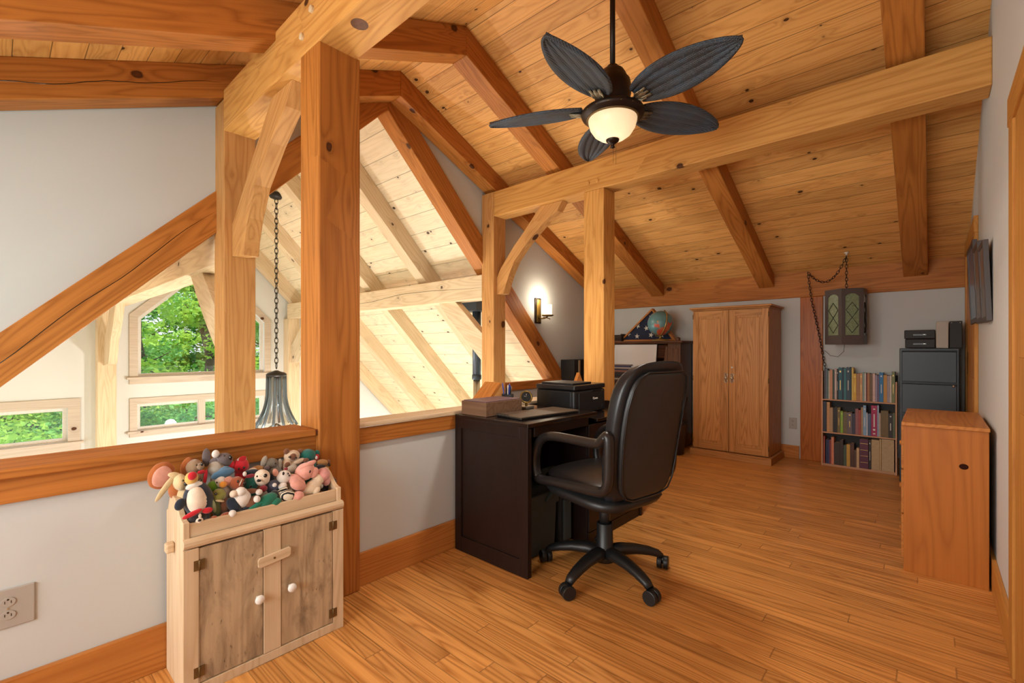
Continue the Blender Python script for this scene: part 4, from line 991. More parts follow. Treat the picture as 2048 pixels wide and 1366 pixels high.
# base star in world directions
for k, (ang) in enumerate((-90, -18, 54, 126, 198)):
    a = radians(ang-1); u = Vector((cos(a), sin(a), 0)); c = Vector((cx, cy, 0))
    def P(r, z): return c+u*r+Vector((0, 0, z))
    sp = [P(.025, .115), P(.09, .122), P(.17, .115), P(.24, .100), P(.29, .082), P(.312, .066)]
    mb = MB(); mb.tube(sp, [.042, .038, .033, .029, .025, .020], 12, flat=(1.0, .78))
    leg = mb.build('base_leg', 'black_plastic', parent=t)
    sd = Vector((-u.y, u.x, 0)); wc = P(.322, .033)
    wd = (u*cos(1.1+k*.7)+sd*sin(1.1+k*.7)).normalized()
    cm = MB(); cm.cyl(wc-wd*.028, wc-wd*.004, .033, n=24).cyl(wc+wd*.004, wc+wd*.028, .033, n=24).ell(wc+Vector((0, 0, .012)), (.018, .018, .022)).cyl(P(.312, .03), P(.312, .062), .009, n=10)
    cm.build('caster', 'black_plastic', parent=leg, bev=.003)
cb = MB(); cb.lathe([(0, .068), (.05, .072), (.062, .10), (.052, .135), (.042, .148), (.040, .262), (.034, .266), (.034, .14), (0, .135)], (cx, cy, 0), 28)
cb.build('hub_sleeve', 'black_plastic', parent=t)
MB().cyl((cx, cy, .24), (cx, cy, .385), .0275, n=24).build('gas_column', 'black_plastic', parent=t)
# under-seat mechanism and shell
ch(MB().box((-.10, -.06, .372), (.12, .06, .40)), 'mechanism', 'black_plastic', bev=.006)
ch(MB().cyl((.0, -.13, .385), (.0, .05, .385), .012, n=10).cyl((-.03, .11, .385), (.01, .24, .375), .006, n=8), 'lever', 'black_plastic')
def sq(x0, x1, y0, y1, z0, z1, n=26, e=4, dome=0.0, tilt=0.0):
    mb = MB(); prof = [(0.0, z0), (.80, z0), (.95, z0+(z1-z0)*.22), (1.0, z0+(z1-z0)*.5), (.96, z0+(z1-z0)*.8), (.84, z1), (.55, z1+dome*.6), (.25, z1+dome), (0, z1+dome)]
    cxx, cyy, rx, ry = (x0+x1)/2, (y0+y1)/2, (x1-x0)/2, (y1-y0)/2; vs = []; N_ = 36
    for r, z in prof:
        for i in range(N_):
            a = 2*pi*i/N_; c_, s_ = cos(a), sin(a); k = (abs(c_)**e+abs(s_)**e)**(-1/e)
            x = cxx+rx*r*c_*k; vs.append((x, cyy+ry*r*s_*k, z+tilt*(x-cxx)))
    fs = [(j*N_+i, j*N_+(i+1) % N_, (j+1)*N_+(i+1) % N_, (j+1)*N_+i) for j in range(len(prof)-1) for i in range(N_)]
    return mb.add(vs, fs, True)
ch(sq(-.255, .235, -.245, .245, .395, .468, dome=0, tilt=-.05), 'seat_shell', 'black_plastic')
ch(sq(-.25, .22, -.235, .235, .455, .525, dome=.018, tilt=-.05), 'seat', 'leather_soft')
# backrest: sweep of rounded cross sections, reclining toward +x, rear bulging
def backrest():
    secs = [(.43, .20, .185, .060), (.47, .225, .205, .075), (.56, .238, .228, .090), (.68, .252, .243, .085), (.80, .272, .246, .085), (.90, .292, .242, .094), (.98, .310, .230, .100), (1.035, .325, .204, .094), (1.068, .335, .168, .072), (1.082, .338, .12, .045)]
    mb = MB(); vs = []; N_ = 32; e = 3.2
    for (z, xr, hw, th) in secs:
        for i in range(N_):
            a = 2*pi*i/N_; c_, s_ = cos(a), sin(a); k = (abs(c_)**e+abs(s_)**e)**(-1/e)
            yy = hw*s_*k; xx = xr+.026-th/2+(th/2)*c_*k
            xx -= .05*(yy/hw)**2*(1 if c_ < 0 else .25)*.6
            vs.append((xx, yy, z+.02*c_))
    m_ = len(secs)
    fs = [(j*N_+i, j*N_+(i+1) % N_, (j+1)*N_+(i+1) % N_, (j+1)*N_+i) for j in range(m_-1) for i in range(N_)]
    mb.add(vs, fs+[tuple(range(N_))[::-1], tuple((m_-1)*N_+i for i in range(N_))], True); return mb
br_ = ch(backrest(), 'backrest', 'leather', sub=1)
# rear panel with a raised seam
def panel(y_in):
    pts = []
    ol = [(.455, .10), (.475, .16), (.52, .19), (.62, .205), (.75, .213), (.88, .215), (.97, .203), (1.02, .178), (1.045, .13)]
    zs = [o_[0] for o_ in ol]
    return ol
def xrear(z):
    T_ = [(.43, .20), (.47, .225), (.56, .238), (.68, .252), (.80, .272), (.90, .292), (.98, .310), (1.035, .325), (1.082, .338)]
    for (a, b), (c, d) in zip(T_[:-1], T_[1:]):
        if a <= z <= c: return b+.026+(d-b)*(z-a)/(c-a)
    return .366
ol = panel(0)
vs = []; fs = []
for (z, hw) in ol:
    for j in range(9):
        y = hw*(j/4-1); vs.append((xrear(z)+.013-.010*(abs(y)/.2)**2, y, z))
for i in range(len(ol)-1):
    for j in range(8): fs.append((i*9+j, i*9+j+1, (i+1)*9+j+1, (i+1)*9+j))
b2 = [(x-.022, y, z) for x, y, z in vs]; n0 = len(vs)
rim = [i*9 for i in range(len(ol))]+[(len(ol)-1)*9+j for j in range(1, 9)]+[i*9+8 for i in range(len(ol)-2, -1, -1)]+[j for j in range(7, 0, -1)]
fs2 = [(rim[i], rim[(i+1) % len(rim)], n0+rim[(i+1) % len(rim)], n0+rim[i]) for i in range(len(rim))]
ch(MB().add(vs+b2, fs+fs2, True), 'rear_panel', plain('dark_grey_leather', (38, 40, 42), .42, var=.05, bump=.2, bs=260), sub=1)
seam = [Vector(vs[i]) for i in rim]
ch(MB().tube(seam, .0045, 6, closed=True), 'seam_piping', 'leather')
# crease on the backrest side
# armrest loops
for s in (-1, 1):
    y = .256 if s > 0 else -.256
    y = y*(.85 if s > 0 else 1)
    path = [(-.205, .483), (-.10, .492), (.08, .502), (.19, .512), (.228, .535), (.242, .58), (.245, .66), (.246, .745), (.236, .768), (.215, .752), (.19, .728), (.15, .722), (.02, .720), (-.10, .716), (-.175, .700), (-.225, .655), (-.245, .59), (-.243, .53), (-.228, .498)]
    def sm(p):   # closed catmull
        o_ = []; n_ = len(p)
        for i in range(n_):
            a, b, c, d = (Vector(p[(i+k-1) % n_]) for k in range(4))
            for q in (0, .33, .67): o_.append(.5*((2*b)+(c-a)*q+(2*a-5*b+4*c-d)*q*q+(3*b-a-3*c+d)*q**3))
        return o_
    pts = [(p.x, y, p.y) for p in sm(path)]
    arm = ch(MB().tube(pts, .0235, 12, closed=True, flat=(1.2, .95)), 'armrest', plain('dark_brown_plastic', (34, 30, 29), .34, var=.05))
    for (bx_, bz_) in ((.243, .665), (.243, .575), (.13, .505), (-.11, .49)): ch(MB().ell((bx_, y+s*.021, bz_), (.008, .004, .008)), 'bolt', 'black_plastic', par=arm)

# ---- oak wardrobe
t = thing('oak_wardrobe', 'oak wardrobe with two panelled doors against the far wall', 'wardrobe', (-1.57, 5.33, 0))
wx0, wx1, wy0, wy1, wz = -1.94, -1.195, 5.115, 5.59, 1.555
B((wx0, wy0, .075), (wx1, wy1, wz)).build('carcass', 'oak', parent=t, grain='z', bev=.002)
B((wx0-.025, wy0-.04, 0), (wx1+.027, wy1, .072)).build('plinth', 'oak', parent=t, grain='x', bev=.004)
cr = MB(); cr.box((wx0-.012, wy0-.022, wz), (wx1+.012, wy1, wz+.014)).box((wx0-.028, wy0-.05, wz+.014), (wx1+.03, wy1, wz+.034))
cr.build('crown', 'oak', parent=t, grain='x', bev=.006)
mid = (wx0+wx1)/2
for i, (a, b) in enumerate(((wx0+.003, mid-.003), (mid+.003, wx1-.003))):
    z0, z1, st_ = .082, wz-.006, .058
    d = MB().box((a, wy0-.020, z0), (a+st_, wy0-.001, z1)).box((b-st_, wy0-.020, z0), (b, wy0-.001, z1)).build('door', 'oak', parent=t, grain='z', bev=.002)
    for (q0, q1) in ((z0, z0+st_+.01), (z1-st_-.005, z1)): B((a+st_, wy0-.020, q0), (b-st_, wy0-.001, q1)).build('rail', 'oak', parent=d, grain='x', bev=.002)
    B((a+st_, wy0-.013, z0+st_+.01), (b-st_, wy0-.002, z1-st_-.005)).build('panel', 'oak', parent=d, grain='z')
    B((a+st_+.022, wy0-.019, z0+st_+.032), (b-st_-.022, wy0-.010, z1-st_-.027)).build('raised_field', 'oak', parent=d, grain='z', bev=.006)
    hx = mid-.028 if i == 0 else mid+.032
    hm = MB(); 
    for zz in (.875, .815): hm.torus((hx, wy0-.024, zz), .016, .003, (0, 1, 0), 14, 6)
    hm.tube([(hx, wy0-.02, .892), (hx, wy0-.03, .845), (hx, wy0-.02, .80)], .0035, 6); hm.ell((hx, wy0-.034, .845), (.018, .013, .012))
    hm.build('handle', 'nickel', parent=d)
    for zz in (.16, .83, 1.49):
        hx2 = a if i == 0 else b
        MB().cyl((hx2, wy0-.018, zz-.025), (hx2, wy0-.018, zz+.025), .005, n=8).build('hinge', 'antique', parent=d)
MB().cyl((mid+.032, wy0-.026, .955), (mid+.032, wy0-.019, .955), .009, n=14).build('lock', 'nickel', parent=t)

# ---- dark tambour cabinet in the alcove
t = thing('roll_top_cabinet', 'old dark walnut roll-top cabinet against the far wall, left of the oak wardrobe', 'cabinet', (-2.6, 5.35, 0))
sx0, sx1, sy0, sy1, sz = -3.30, -2.135, 5.20, 5.59, 1.205
B((sx0, sy0+.08, .0), (sx0+.03, sy1, sz)).build('side_panel', 'walnut', parent=t, grain='z')
B((sx1-.03, sy0+.06, .0), (sx1, sy1, sz)).build('side_panel', 'walnut', parent=t, grain='z', bev=.003)
B((sx0, sy1-.02, .0), (sx1, sy1, sz)).build('back_panel', 'walnut', parent=t, grain='x')
tp = MB(); tp.box((sx0-.03, sy0-.02, sz), (sx1+.03, sy1, sz+.014)).box((sx0-.045, sy0-.04, sz+.014), (sx1+.05, sy1, sz+.034))
tp.build('cornice', 'walnut', parent=t, grain='x', bev=.005)
MB().lathe([(0, 0), (.028, 0), (.022, .014), (.026, .026), (.014, .038), (0, .042)], (sx1-.01, sy0, sz+.034), 16).build('finial', 'walnut', parent=t)
B((sx0+.03, sy0+.02, .72), (sx1-.03, sy1-.02, .745)).build('writing_shelf', 'walnut', parent=t, grain='x', bev=.003)
B((sx0+.03, sy0+.06, .10), (sx1-.03, sy0+.08, .715)).build('front_panel', 'walnut', parent=t, grain='z')
tb = MB()
for k in range(9):
    z_ = sz-.02-k*.0175; tb.cyl((sx1-.62, sy0+.05-k*.0015, z_), (sx1-.155-k*.004, sy0+.05-k*.0015, z_), .0088, n=8)
tb.build('tambour', 'walnut', parent=t)
dp = MB(); dp.box((sx1-.15, sy0+.035, .745), (sx1, sy0+.06, sz)); dp.build('corner_panel', 'walnut', parent=t, grain='z', bev=.003)
for k in (0, 1):
    B((sx1-.125+k*.06, sy0+.028, .80), (sx1-.085+k*.06, sy0+.036, 1.15)).build('raised_panel', 'walnut', parent=t, grain='z', bev=.003)
MB().prism([(sx1-.17, sz-.03), (sx1-.15, sz-.03), (sx1-.15, .80), (sx1-.215, .80)], 'y', sy0+.03, sy0+.06).build('curved_bracket', 'walnut', parent=t, grain='z')
# monitor leaning on the writing shelf
t = thing('monitor', 'flat monitor with a painted window reflection on its screen, leaning in the roll-top cabinet, behind the office chair', 'monitor', (-2.6, 5.15, .75))
tilt = Matrix.Rotation(radians(-8), 3, 'X')
MB().obox((-2.66, 5.16, 1.04), (.56, .022, .32), tilt).build('housing', 'black_plastic', parent=t, bev=.003)
MB().obox((-2.66, 5.148, 1.042), (.55, .003, .31), tilt).build('screen', 'screen', parent=t)
MB().box((-2.72, 5.15, .746), (-2.60, 5.25, .76)).box((-2.68, 5.17, .76), (-2.64, 5.19, .90)).build('stand', 'black_plastic', parent=t, bev=.003)
# stack of ledgers / papers on the shelf
cols = [(70, 52, 46), (156, 140, 128), (46, 34, 32), (40, 36, 40), (60, 42, 36), (150, 104, 88), (54, 48, 60), (170, 158, 150), (58, 60, 96), (126, 110, 104)]
for k, (c_, zz, hh) in enumerate(zip(cols, (.746, .772, .792, .820, .846, .868, .886, .906, .924, .944), (.024, .018, .026, .024, .020, .016, .018, .016, .018, .014))):
    xx = -2.86+.01*((k*7) % 5)
    nm = ['lowest', 'second', 'third', 'fourth', 'fifth', 'sixth', 'seventh', 'eighth', 'ninth', 'topmost'][k]
    tag(B((xx-.14, 5.10, zz), (xx+.155, 5.23, zz+hh)).build('ledger', plain('ledger_%d' % k, c_, .6, var=.1), bev=.003), '%s ledger from the bottom of the stack beside the monitor' % nm if k < 9 else 'topmost grey ledger of the stack beside the monitor', 'book', 'ledgers stacked in the roll-top cabinet')
# typewriter-like dark box on top, flag case, globe
t = thing('letter_rack', 'low dark open letter rack on the roll-top cabinet, left of the flag case', 'rack', (-3.02, 5.38, sz+.034))
rk = MB(); b0 = Vector((-3.06, 5.36, sz+.034))
rk.box(b0+Vector((-.14, -.06, 0)), b0+Vector((.14, .06, .012))).box(b0+Vector((-.14, .05, 0)), b0+Vector((.14, .06, .085)))
rk.build('base', 'walnut', parent=t)
for k in range(4): B(b0+Vector((-.14, -.06, .02+k*.018)), b0+Vector((.14, -.052, .03+k*.018))).build('slat', 'dark_board', parent=t)
for xx in (-.14, .13): B(b0+Vector((xx, -.06, 0)), b0+Vector((xx+.012, .06, .095))).build('end_panel', 'dark_board', parent=t, bev=.003)
t = thing('flag_case', 'triangular wooden case holding a folded navy flag with white stars, behind the globe', 'flag case', (-2.66, 5.40, sz+.034))
z0 = sz+.035; fa, fb, fh, fm_ = -2.985, -2.24, z0+.40, -2.54
tri = lambda d, yy0, yy1: MB().prism([(fa+d*2.4, z0+d), (fb-d*2.4, z0+d), (fm_, fh-d*1.4)], 'y', yy0, yy1)
fr_ = poly_holes([(fa, z0), (fb, z0), (fm_, fh)], [[(fa+.05, z0+.02), (fb-.05, z0+.02), (fm_, fh-.028)]], 'y', 5.36, 5.43).build('case_frame', 'pine', parent=t, grain='x', bev=.002)
fl = tri(.018, 5.385, 5.42).build('folded_flag', plain('navy_cloth', (26, 34, 62), .8, var=.1, bump=.3, bs=200), parent=t)
def star(cxs, czs, r, a0):
    pts = []
    for k in range(10):
        rr = r if k % 2 == 0 else r*.4; a = a0+k*pi/5; pts.append((cxs+rr*cos(a), czs+rr*sin(a)))
    return MB().prism(pts, 'y', 5.381, 5.3845)
for k, (sx_, sz_) in enumerate(((-2.745, z0+.062), (-2.56, z0+.075), (-2.86, z0+.095), (-2.735, z0+.19), (-2.62, z0+.16), (-2.42, z0+.07), (-2.50, z0+.19), (-2.56, z0+.29))):
    star(sx_, sz_, .034, .3+k).build('star', 'white_paper', parent=fl)
t = thing('desk_globe', 'old globe in a brass half-ring stand on top of the roll-top cabinet', 'globe', (-2.345, 5.24, sz+.034))
gc = Vector((-2.375, 5.24, 1.445))
MB().ell(gc, (.146, .146, .146), None, 36, 24).build('globe_ball', 'globe', parent=t)
axg = Vector((.40, -.10, .91)).normalized(); nn = axg.cross(Vector((.75, -.66, 0))).normalized(); side_ = nn.cross(axg)
mer = [gc+(axg*cos(a)+side_*sin(a))*.158 for a in [pi*k/20 for k in range(-1, 22)]]
MB().tube(mer, .005, 8, flat=(1.6, .8)).build('meridian_ring', 'gold_trim', parent=t)
MB().cyl(gc+axg*.142, gc+axg*.164, .006, n=8).cyl(gc-axg*.142, gc-axg*.164, .006, n=8).build('axis_pins', 'brass', parent=t)
MB().lathe([(0, 0), (.10, 0), (.105, .008), (.085, .016), (.03, .024), (.014, .034), (.012, .05), (.018, .056), (0, .058)], (gc.x, gc.y, sz+.034), 30).build('stand', 'gold_trim', parent=t)

# ---- waste bin with umbrellas
t = thing('waste_bin', 'dark brown waste bin on the floor left of the oak wardrobe', 'bin', (-2.085, 4.98, 0))
bc = (-2.09, 4.99, 0)
MB().lathe([(0, .004), (.088, .004), (.118, .325), (.123, .34), (.117, .34), (.111, .325), (.083, .012), (0, .012)], bc, 30).build('bin_body', plain('brown_bin', (58, 44, 38), .45, var=.08), parent=t)
MB().torus((bc[0], bc[1], .336), .119, .005).build('rim', 'black_plastic', parent=t)
for k, (dx_, dy_, tx, ty, h_) in enumerate(((.03, -.03, .10, -.02, .70), (-.02, .02, .12, .05, .62), (.0, .0, .06, .03, .52))):
    lb = ['black umbrella handle tilted right in the waste bin, tallest', 'black stick leaning in the waste bin behind the umbrella', 'short silver rod standing in the waste bin'][k]
    o = tag(MB().tube([(bc[0]+dx_-tx*.3, bc[1]+dy_-ty*.3, .04), (bc[0]+dx_+tx*.5, bc[1]+dy_+ty*.5, h_*.55), (bc[0]+dx_+tx, bc[1]+dy_+ty, h_)], .010 if k < 2 else .006, 8).build('umbrella' if k == 0 else 'stick', 'black_plastic' if k < 2 else 'nickel'), lb, 'umbrella' if k == 0 else 'stick')
# ---- dark narrow case in the alcove against the gable wall
t = thing('record_case', 'dark upright case with a pale spine against the grey wall, left of the square post', 'case', (-3.35, 4.98, 0))
B((-3.455, 4.745, 0), (-3.25, 5.19, 1.01)).build('case_body', 'dark_board', parent=t, bev=.003)
B((-3.2495, 4.83, .72), (-3.24, 4.86, 1.005)).build('pale_spine', 'paper', parent=t)

# ---- bookcase and its books
t = thing('bookcase', 'small open three-shelf bookcase packed with books against the far wall', 'bookcase', (-.53, 5.52, 0))
kx0, kx1, ky0, ky1 = -.815, -.238, 5.465, 5.60
for a in (kx0, kx1-.012): B((a, ky0, 0), (a+.012, ky1, .93 if a == kx0 else .845)).build('side_panel', 'shelf_wood', parent=t, grain='z', bev=.001)
for z_ in (.022, .334, .655): B((kx0+.012, ky0, z_-.012), (kx1-.012, ky1-.006, z_)).build('shelf', 'shelf_wood', parent=t, grain='x', bev=.001)
B((kx0, ky1-.006, .02), (kx1, ky1, .90)).build('back_panel', 'dark_board', parent=t)
B((kx0+.012, ky0+.01, 0), (kx1-.012, ky0+.02, .012)).build('plinth', 'shelf_wood', parent=t)
CM = {}
def bookmat(c):
    if c not in CM: CM[c] = plain('cloth_%d_%d_%d' % c, c, .55, var=.12, vs=40)
    return CM[c]
ORD = 'first second third fourth fifth sixth seventh eighth ninth tenth eleventh twelfth thirteenth fourteenth fifteenth sixteenth seventeenth eighteenth nineteenth twentieth'.split()+['twenty-first', 'twenty-second', 'twenty-third', 'twenty-fourth', 'twenty-fifth', 'twenty-sixth', 'twenty-seventh', 'twenty-eighth', 'twenty-ninth', 'thirtieth', 'thirty-first']
TOPB = [(100, 122, (70, 66, 70), 'dark grey', 90), (122, 145, (96, 106, 120), 'blue-grey', 95), (145, 157, (92, 122, 104), 'grey-green', 115), (157, 172, (206, 190, 176), 'white', 120), (172, 205, (196, 140, 104), 'coral', 110), (205, 228, (54, 72, 58), 'dark green', 115), (228, 256, (196, 172, 162), 'white patterned', 105), (256, 275, (40, 36, 36), 'black', 110), (275, 322, (36, 92, 106), 'teal', 92), (322, 340, (34, 44, 62), 'navy', 100), (340, 372, (52, 112, 118), 'bright teal', 105), (372, 415, (50, 70, 84), 'navy floral', 95), (415, 432, (22, 60, 74), 'deep teal', 105), (432, 455, (216, 180, 84), 'pale yellow', 105), (455, 487, (214, 166, 50), 'yellow', 170), (487, 527, (164, 116, 76), 'tan mosaic', 170), (527, 558, (196, 142, 96), 'orange tan', 170), (558, 578, (130, 150, 140), 'sea green', 165), (578, 598, (200, 190, 180), 'white', 170), (598, 612, (120, 50, 44), 'maroon', 180), (612, 640, (170, 110, 66), 'brown orange', 175), (640, 672, (110, 86, 58), 'brown', 180), (672, 700, (206, 170, 160), 'pale pink', 180), (700, 722, (150, 138, 160), 'lavender', 200), (722, 745, (104, 86, 112), 'purple', 205), (745, 790, (44, 116, 168), 'bright blue', 175), (790, 830, (196, 138, 60), 'orange', 205), (830, 858, (158, 142, 150), 'lilac', 215), (858, 878, (206, 188, 172), 'cream', 215), (878, 915, (118, 122, 78), 'olive', 175)]
MIDB = [(90, 130, (42, 46, 64), 'navy', 450), (133, 172, (196, 146, 96), 'tan', 465), (172, 210, (172, 140, 102), 'beige', 530), (210, 262, (38, 34, 34), 'wide black', 530), (262, 300, (112, 96, 52), 'olive', 530), (300, 332, (128, 172, 54), 'lime green', 570), (332, 380, (112, 96, 66), 'olive brown', 580), (380, 440, (104, 92, 98), 'wide grey', 585), (440, 475, (56, 56, 76), 'slate', 600), (475, 512, (146, 92, 92), 'dusty pink', 545), (512, 540, (160, 70, 64), 'red', 560), (540, 565, (168, 132, 96), 'tan', 530), (565, 600, (128, 164, 196), 'sky blue', 510), (600, 616, (200, 200, 204), 'thin white', 590), (616, 655, (74, 92, 124), 'steel blue', 600), (655, 722, (166, 34, 84), 'magenta', 512), (722, 742, (150, 164, 190), 'pale blue', 512), (742, 762, (178, 156, 136), 'pale tan', 595), (762, 845, (112, 90, 50), 'wide bronze', 570), (845, 890, (46, 38, 38), 'black', 600), (890, 916, (90, 100, 72), 'grey green', 595)]
LOWB = [(92, 112, (170, 78, 56), 'brick red', 860), (122, 150, (40, 44, 84), 'navy', 900), (150, 166, (58, 66, 110), 'blue', 905), (166, 188, (130, 58, 66), 'red and blue', 900), (188, 222, (206, 128, 96), 'salmon', 872), (222, 295, (58, 44, 38), 'wide dark brown', 935), (295, 335, (62, 46, 38), 'dark brown', 905), (335, 372, (74, 88, 68), 'green', 965), (372, 415, (196, 152, 62), 'mustard yellow', 955), (415, 462, (84, 52, 40), 'chestnut', 945), (462, 490, (96, 66, 46), 'short brown', 1020), (490, 522, (200, 164, 122), 'short cream', 995), (525, 625, (92, 40, 62), 'thick plum', 895), (628, 655, (48, 38, 34), 'black', 905), (658, 745, (160, 120, 80), 'tan-paged', 905), (745, 768, (184, 150, 104), 'thin buff', 900), (770, 905, (168, 134, 98), 'thick buff-paged', 900)]
def zx(u): return kx0+.014+(u-90)/(916-90)*(kx1-kx0-.028)
for nm_, rows, zb, yb0, sl in (('top', TOPB, .6555, 437, .085), ('middle', MIDB, .3345, 800, .078), ('bottom', LOWB, .0225, 1168, .108)):
    for i, (u0, u1, c, cn, tz) in enumerate(rows):
        bot = yb0+sl*(u0-90); hh = min((bot-tz)*.00086, .305 if nm_ != 'top' else .33)
        x0, x1 = zx(u0)+.0005, zx(u1)-.0005; dpt = random.uniform(.085, .115); y0 = ky0+.004+random.uniform(0, .008)
        if nm_ == 'middle': hh = min(hh, .296)
        bt = thing('book', '%s book, %s from the left on the %s shelf of the bookcase' % (cn, ORD[i], nm_), 'book', ((x0+x1)/2, y0+.05, zb), 0, 'books on the %s shelf' % nm_)
        w_ = x1-x0; tw = min(.002, w_*.2)
        pages = 'paged' in cn
        if pages: B((x0, y0, zb), (x1, y0+dpt, zb+hh)).build('pages', 'paper', parent=bt, grain='z')
        else:
            cv = MB().box((x0, y0, zb), (x1, y0+tw, zb+hh)).box((x0, y0+tw, zb), (x0+tw, y0+dpt, zb+hh)).box((x1-tw, y0+tw, zb), (x1, y0+dpt, zb+hh))
            cv.build('cover', bookmat(c), parent=bt, bev=.0006)
            B((x0+tw, y0+tw, zb+.002), (x1-tw, y0+dpt-.003, zb+hh-.004)).build('pages', 'paper', parent=bt)
        if cn in ('magenta', 'yellow', 'lime green', 'bright blue', 'navy floral', 'teal', 'wide grey', 'thick plum', 'sky blue', 'white patterned', 'orange tan', 'olive', 'black'):
            tm = MB(); rr_ = random.Random(i*7+len(cn)); 
            segs = [(.30, .72), (.18, .24), (.06, .10), (.86, .9)] if cn == 'magenta' else ([(.2, .215), (.42, .435), (.62, .635), (.84, .855)] if cn == 'thick plum' else [(.3, .6), (.85, .9)])
            for (a_, b_) in segs:
                wv = .38 if cn != 'thick plum' else .9
                tm.box(((x0+x1)/2-w_*wv/2*(.5 if b_-a_ > .1 else 1), y0-.0006, zb+hh*a_), ((x0+x1)/2+w_*wv/2*(.5 if b_-a_ > .1 else 1), y0, zb+hh*b_))
            tm.build('spine_lettering', 'white_paper' if cn in ('magenta', 'navy floral', 'white patterned', 'sky blue', 'black', 'bright blue') else 'gold_trim', parent=bt)

# ---- filing cabinet and what stands on it
t = thing('filing_cabinet', 'tall dark blue-grey metal filing cabinet in the far right corner', 'cabinet', (-.02, 5.38, 0))
fx0, fx1, fy0, fy1, fz = -.213, .163, 5.25, 5.60, 1.152
B((fx0, fy0, 0), (fx1, fy1, fz)).build('cabinet_body', 'steel_blue', parent=t, bev=.005)
for i, (a, b) in enumerate(((.868, 1.135), (.60, .862), (.33, .594), (.04, .324))):
    d = B((fx0+.016, fy0-.012, a), (fx1-.016, fy0, b)).build('drawer', 'steel_blue', parent=t, bev=.004)
    MB().prism([(fy0-.012, b-.016), (fy0-.024, b-.010), (fy0-.022, b-.001), (fy0-.012, b)], 'x', fx0+.018, fx1-.018).build('finger_pull', 'steel_blue', parent=d)
MB().lathe([(0, 0), (.011, 0), (.010, .006), (.004, .009), (0, .010)], (fx1-.035, fy0-.013, .842), 16, axis=(0, -1, 0)).build('lock', 'nickel', parent=t)
for i, (a, b) in enumerate(((1.1535, 1.231), (1.2325, 1.307))):
    o = thing('storage_case', 'black storage case with a front handle, %s of two on the filing cabinet' % ('lower' if i == 0 else 'upper'), 'case', (-.08, 5.38, a), 0, 'black cases on the filing cabinet')
    B((-.182+.006*(1-i), 5.27, a), (.018, 5.48, b)).build('case_body', 'dark_board', parent=o, bev=.006)
    B((-.125, 5.262, (a+b)/2-.012), (-.035, 5.271, (a+b)/2+.004)).build('handle', 'black_gloss', parent=o, bev=.002)
    B((-.058, 5.260, (a+b)/2-.003), (-.046, 5.262, (a+b)/2)).build('clasp', 'nickel', parent=o)
for i, (a, b, m_, lb) in enumerate(((.022, .098, 'grey_board', 'grey board magazine file standing on the filing cabinet'), (.104, .180, 'dark_board', 'dark magazine file standing at the right end of the filing cabinet'))):
    o = thing('magazine_file', lb, 'file box', ((a+b)/2, 5.38, 1.1535))
    MB().prism([(5.27, 1.1535), (5.50, 1.1535), (5.50, 1.37), (5.27, 1.375)], 'x', a, b).build('file_body', m_, parent=o, bev=.004)
    for xx in (a+.012, b-.012): MB().ell((xx, 5.268, 1.362), (.004, .002, .004), None, 8, 6).build('rivet', 'nickel', parent=o)

# ---- low pine dresser at the right wall
t = thing('pine_dresser', 'low orange pine dresser standing against the right wall, end panel toward the camera', 'dresser', (.04, 3.5, 0))
B((-.112, 3.155, .0), (.200, 3.175, .752)).build('end_panel', 'dresser_side', parent=t, grain='z', bev=.002)
B((-.112, 3.855, .0), (.200, 3.875, .752)).build('end_panel', 'dresser_side', parent=t, grain='z', bev=.002)
B((-.120, 3.147, .752), (.203, 3.90, .770)).build('dresser_top', 'pine', parent=t, grain='y', bev=.003)
B((.190, 3.175, .03), (.200, 3.855, .752)).build('back_panel', 'pine', parent=t, grain='z')
B((-.108, 3.175, .02), (.19, 3.855, .05)).build('bottom', 'pine', parent=t, grain='y')
for i in range(3):
    d = B((-.122, 3.18, .06+i*.232), (-.104, 3.85, .284+i*.232)).build('drawer', 'pine', parent=t, grain='y', bev=.003)
    for yy in (3.33, 3.70): MB().lathe([(.006, 0), (.006, .004), (.014, .008), (.012, .012), (0, .013)], (-.122, yy, .17+i*.232), 16, axis=(-1, 0, 0)).build('knob', 'pine', parent=d)
kn_ = MB().ell((.113, 3.1552, .575), (.0175, .0015, .014)); kn_.build('knot', plain('dark_knot', (52, 22, 10), .8, spec=.1, var=.3, vs=80), parent=t)

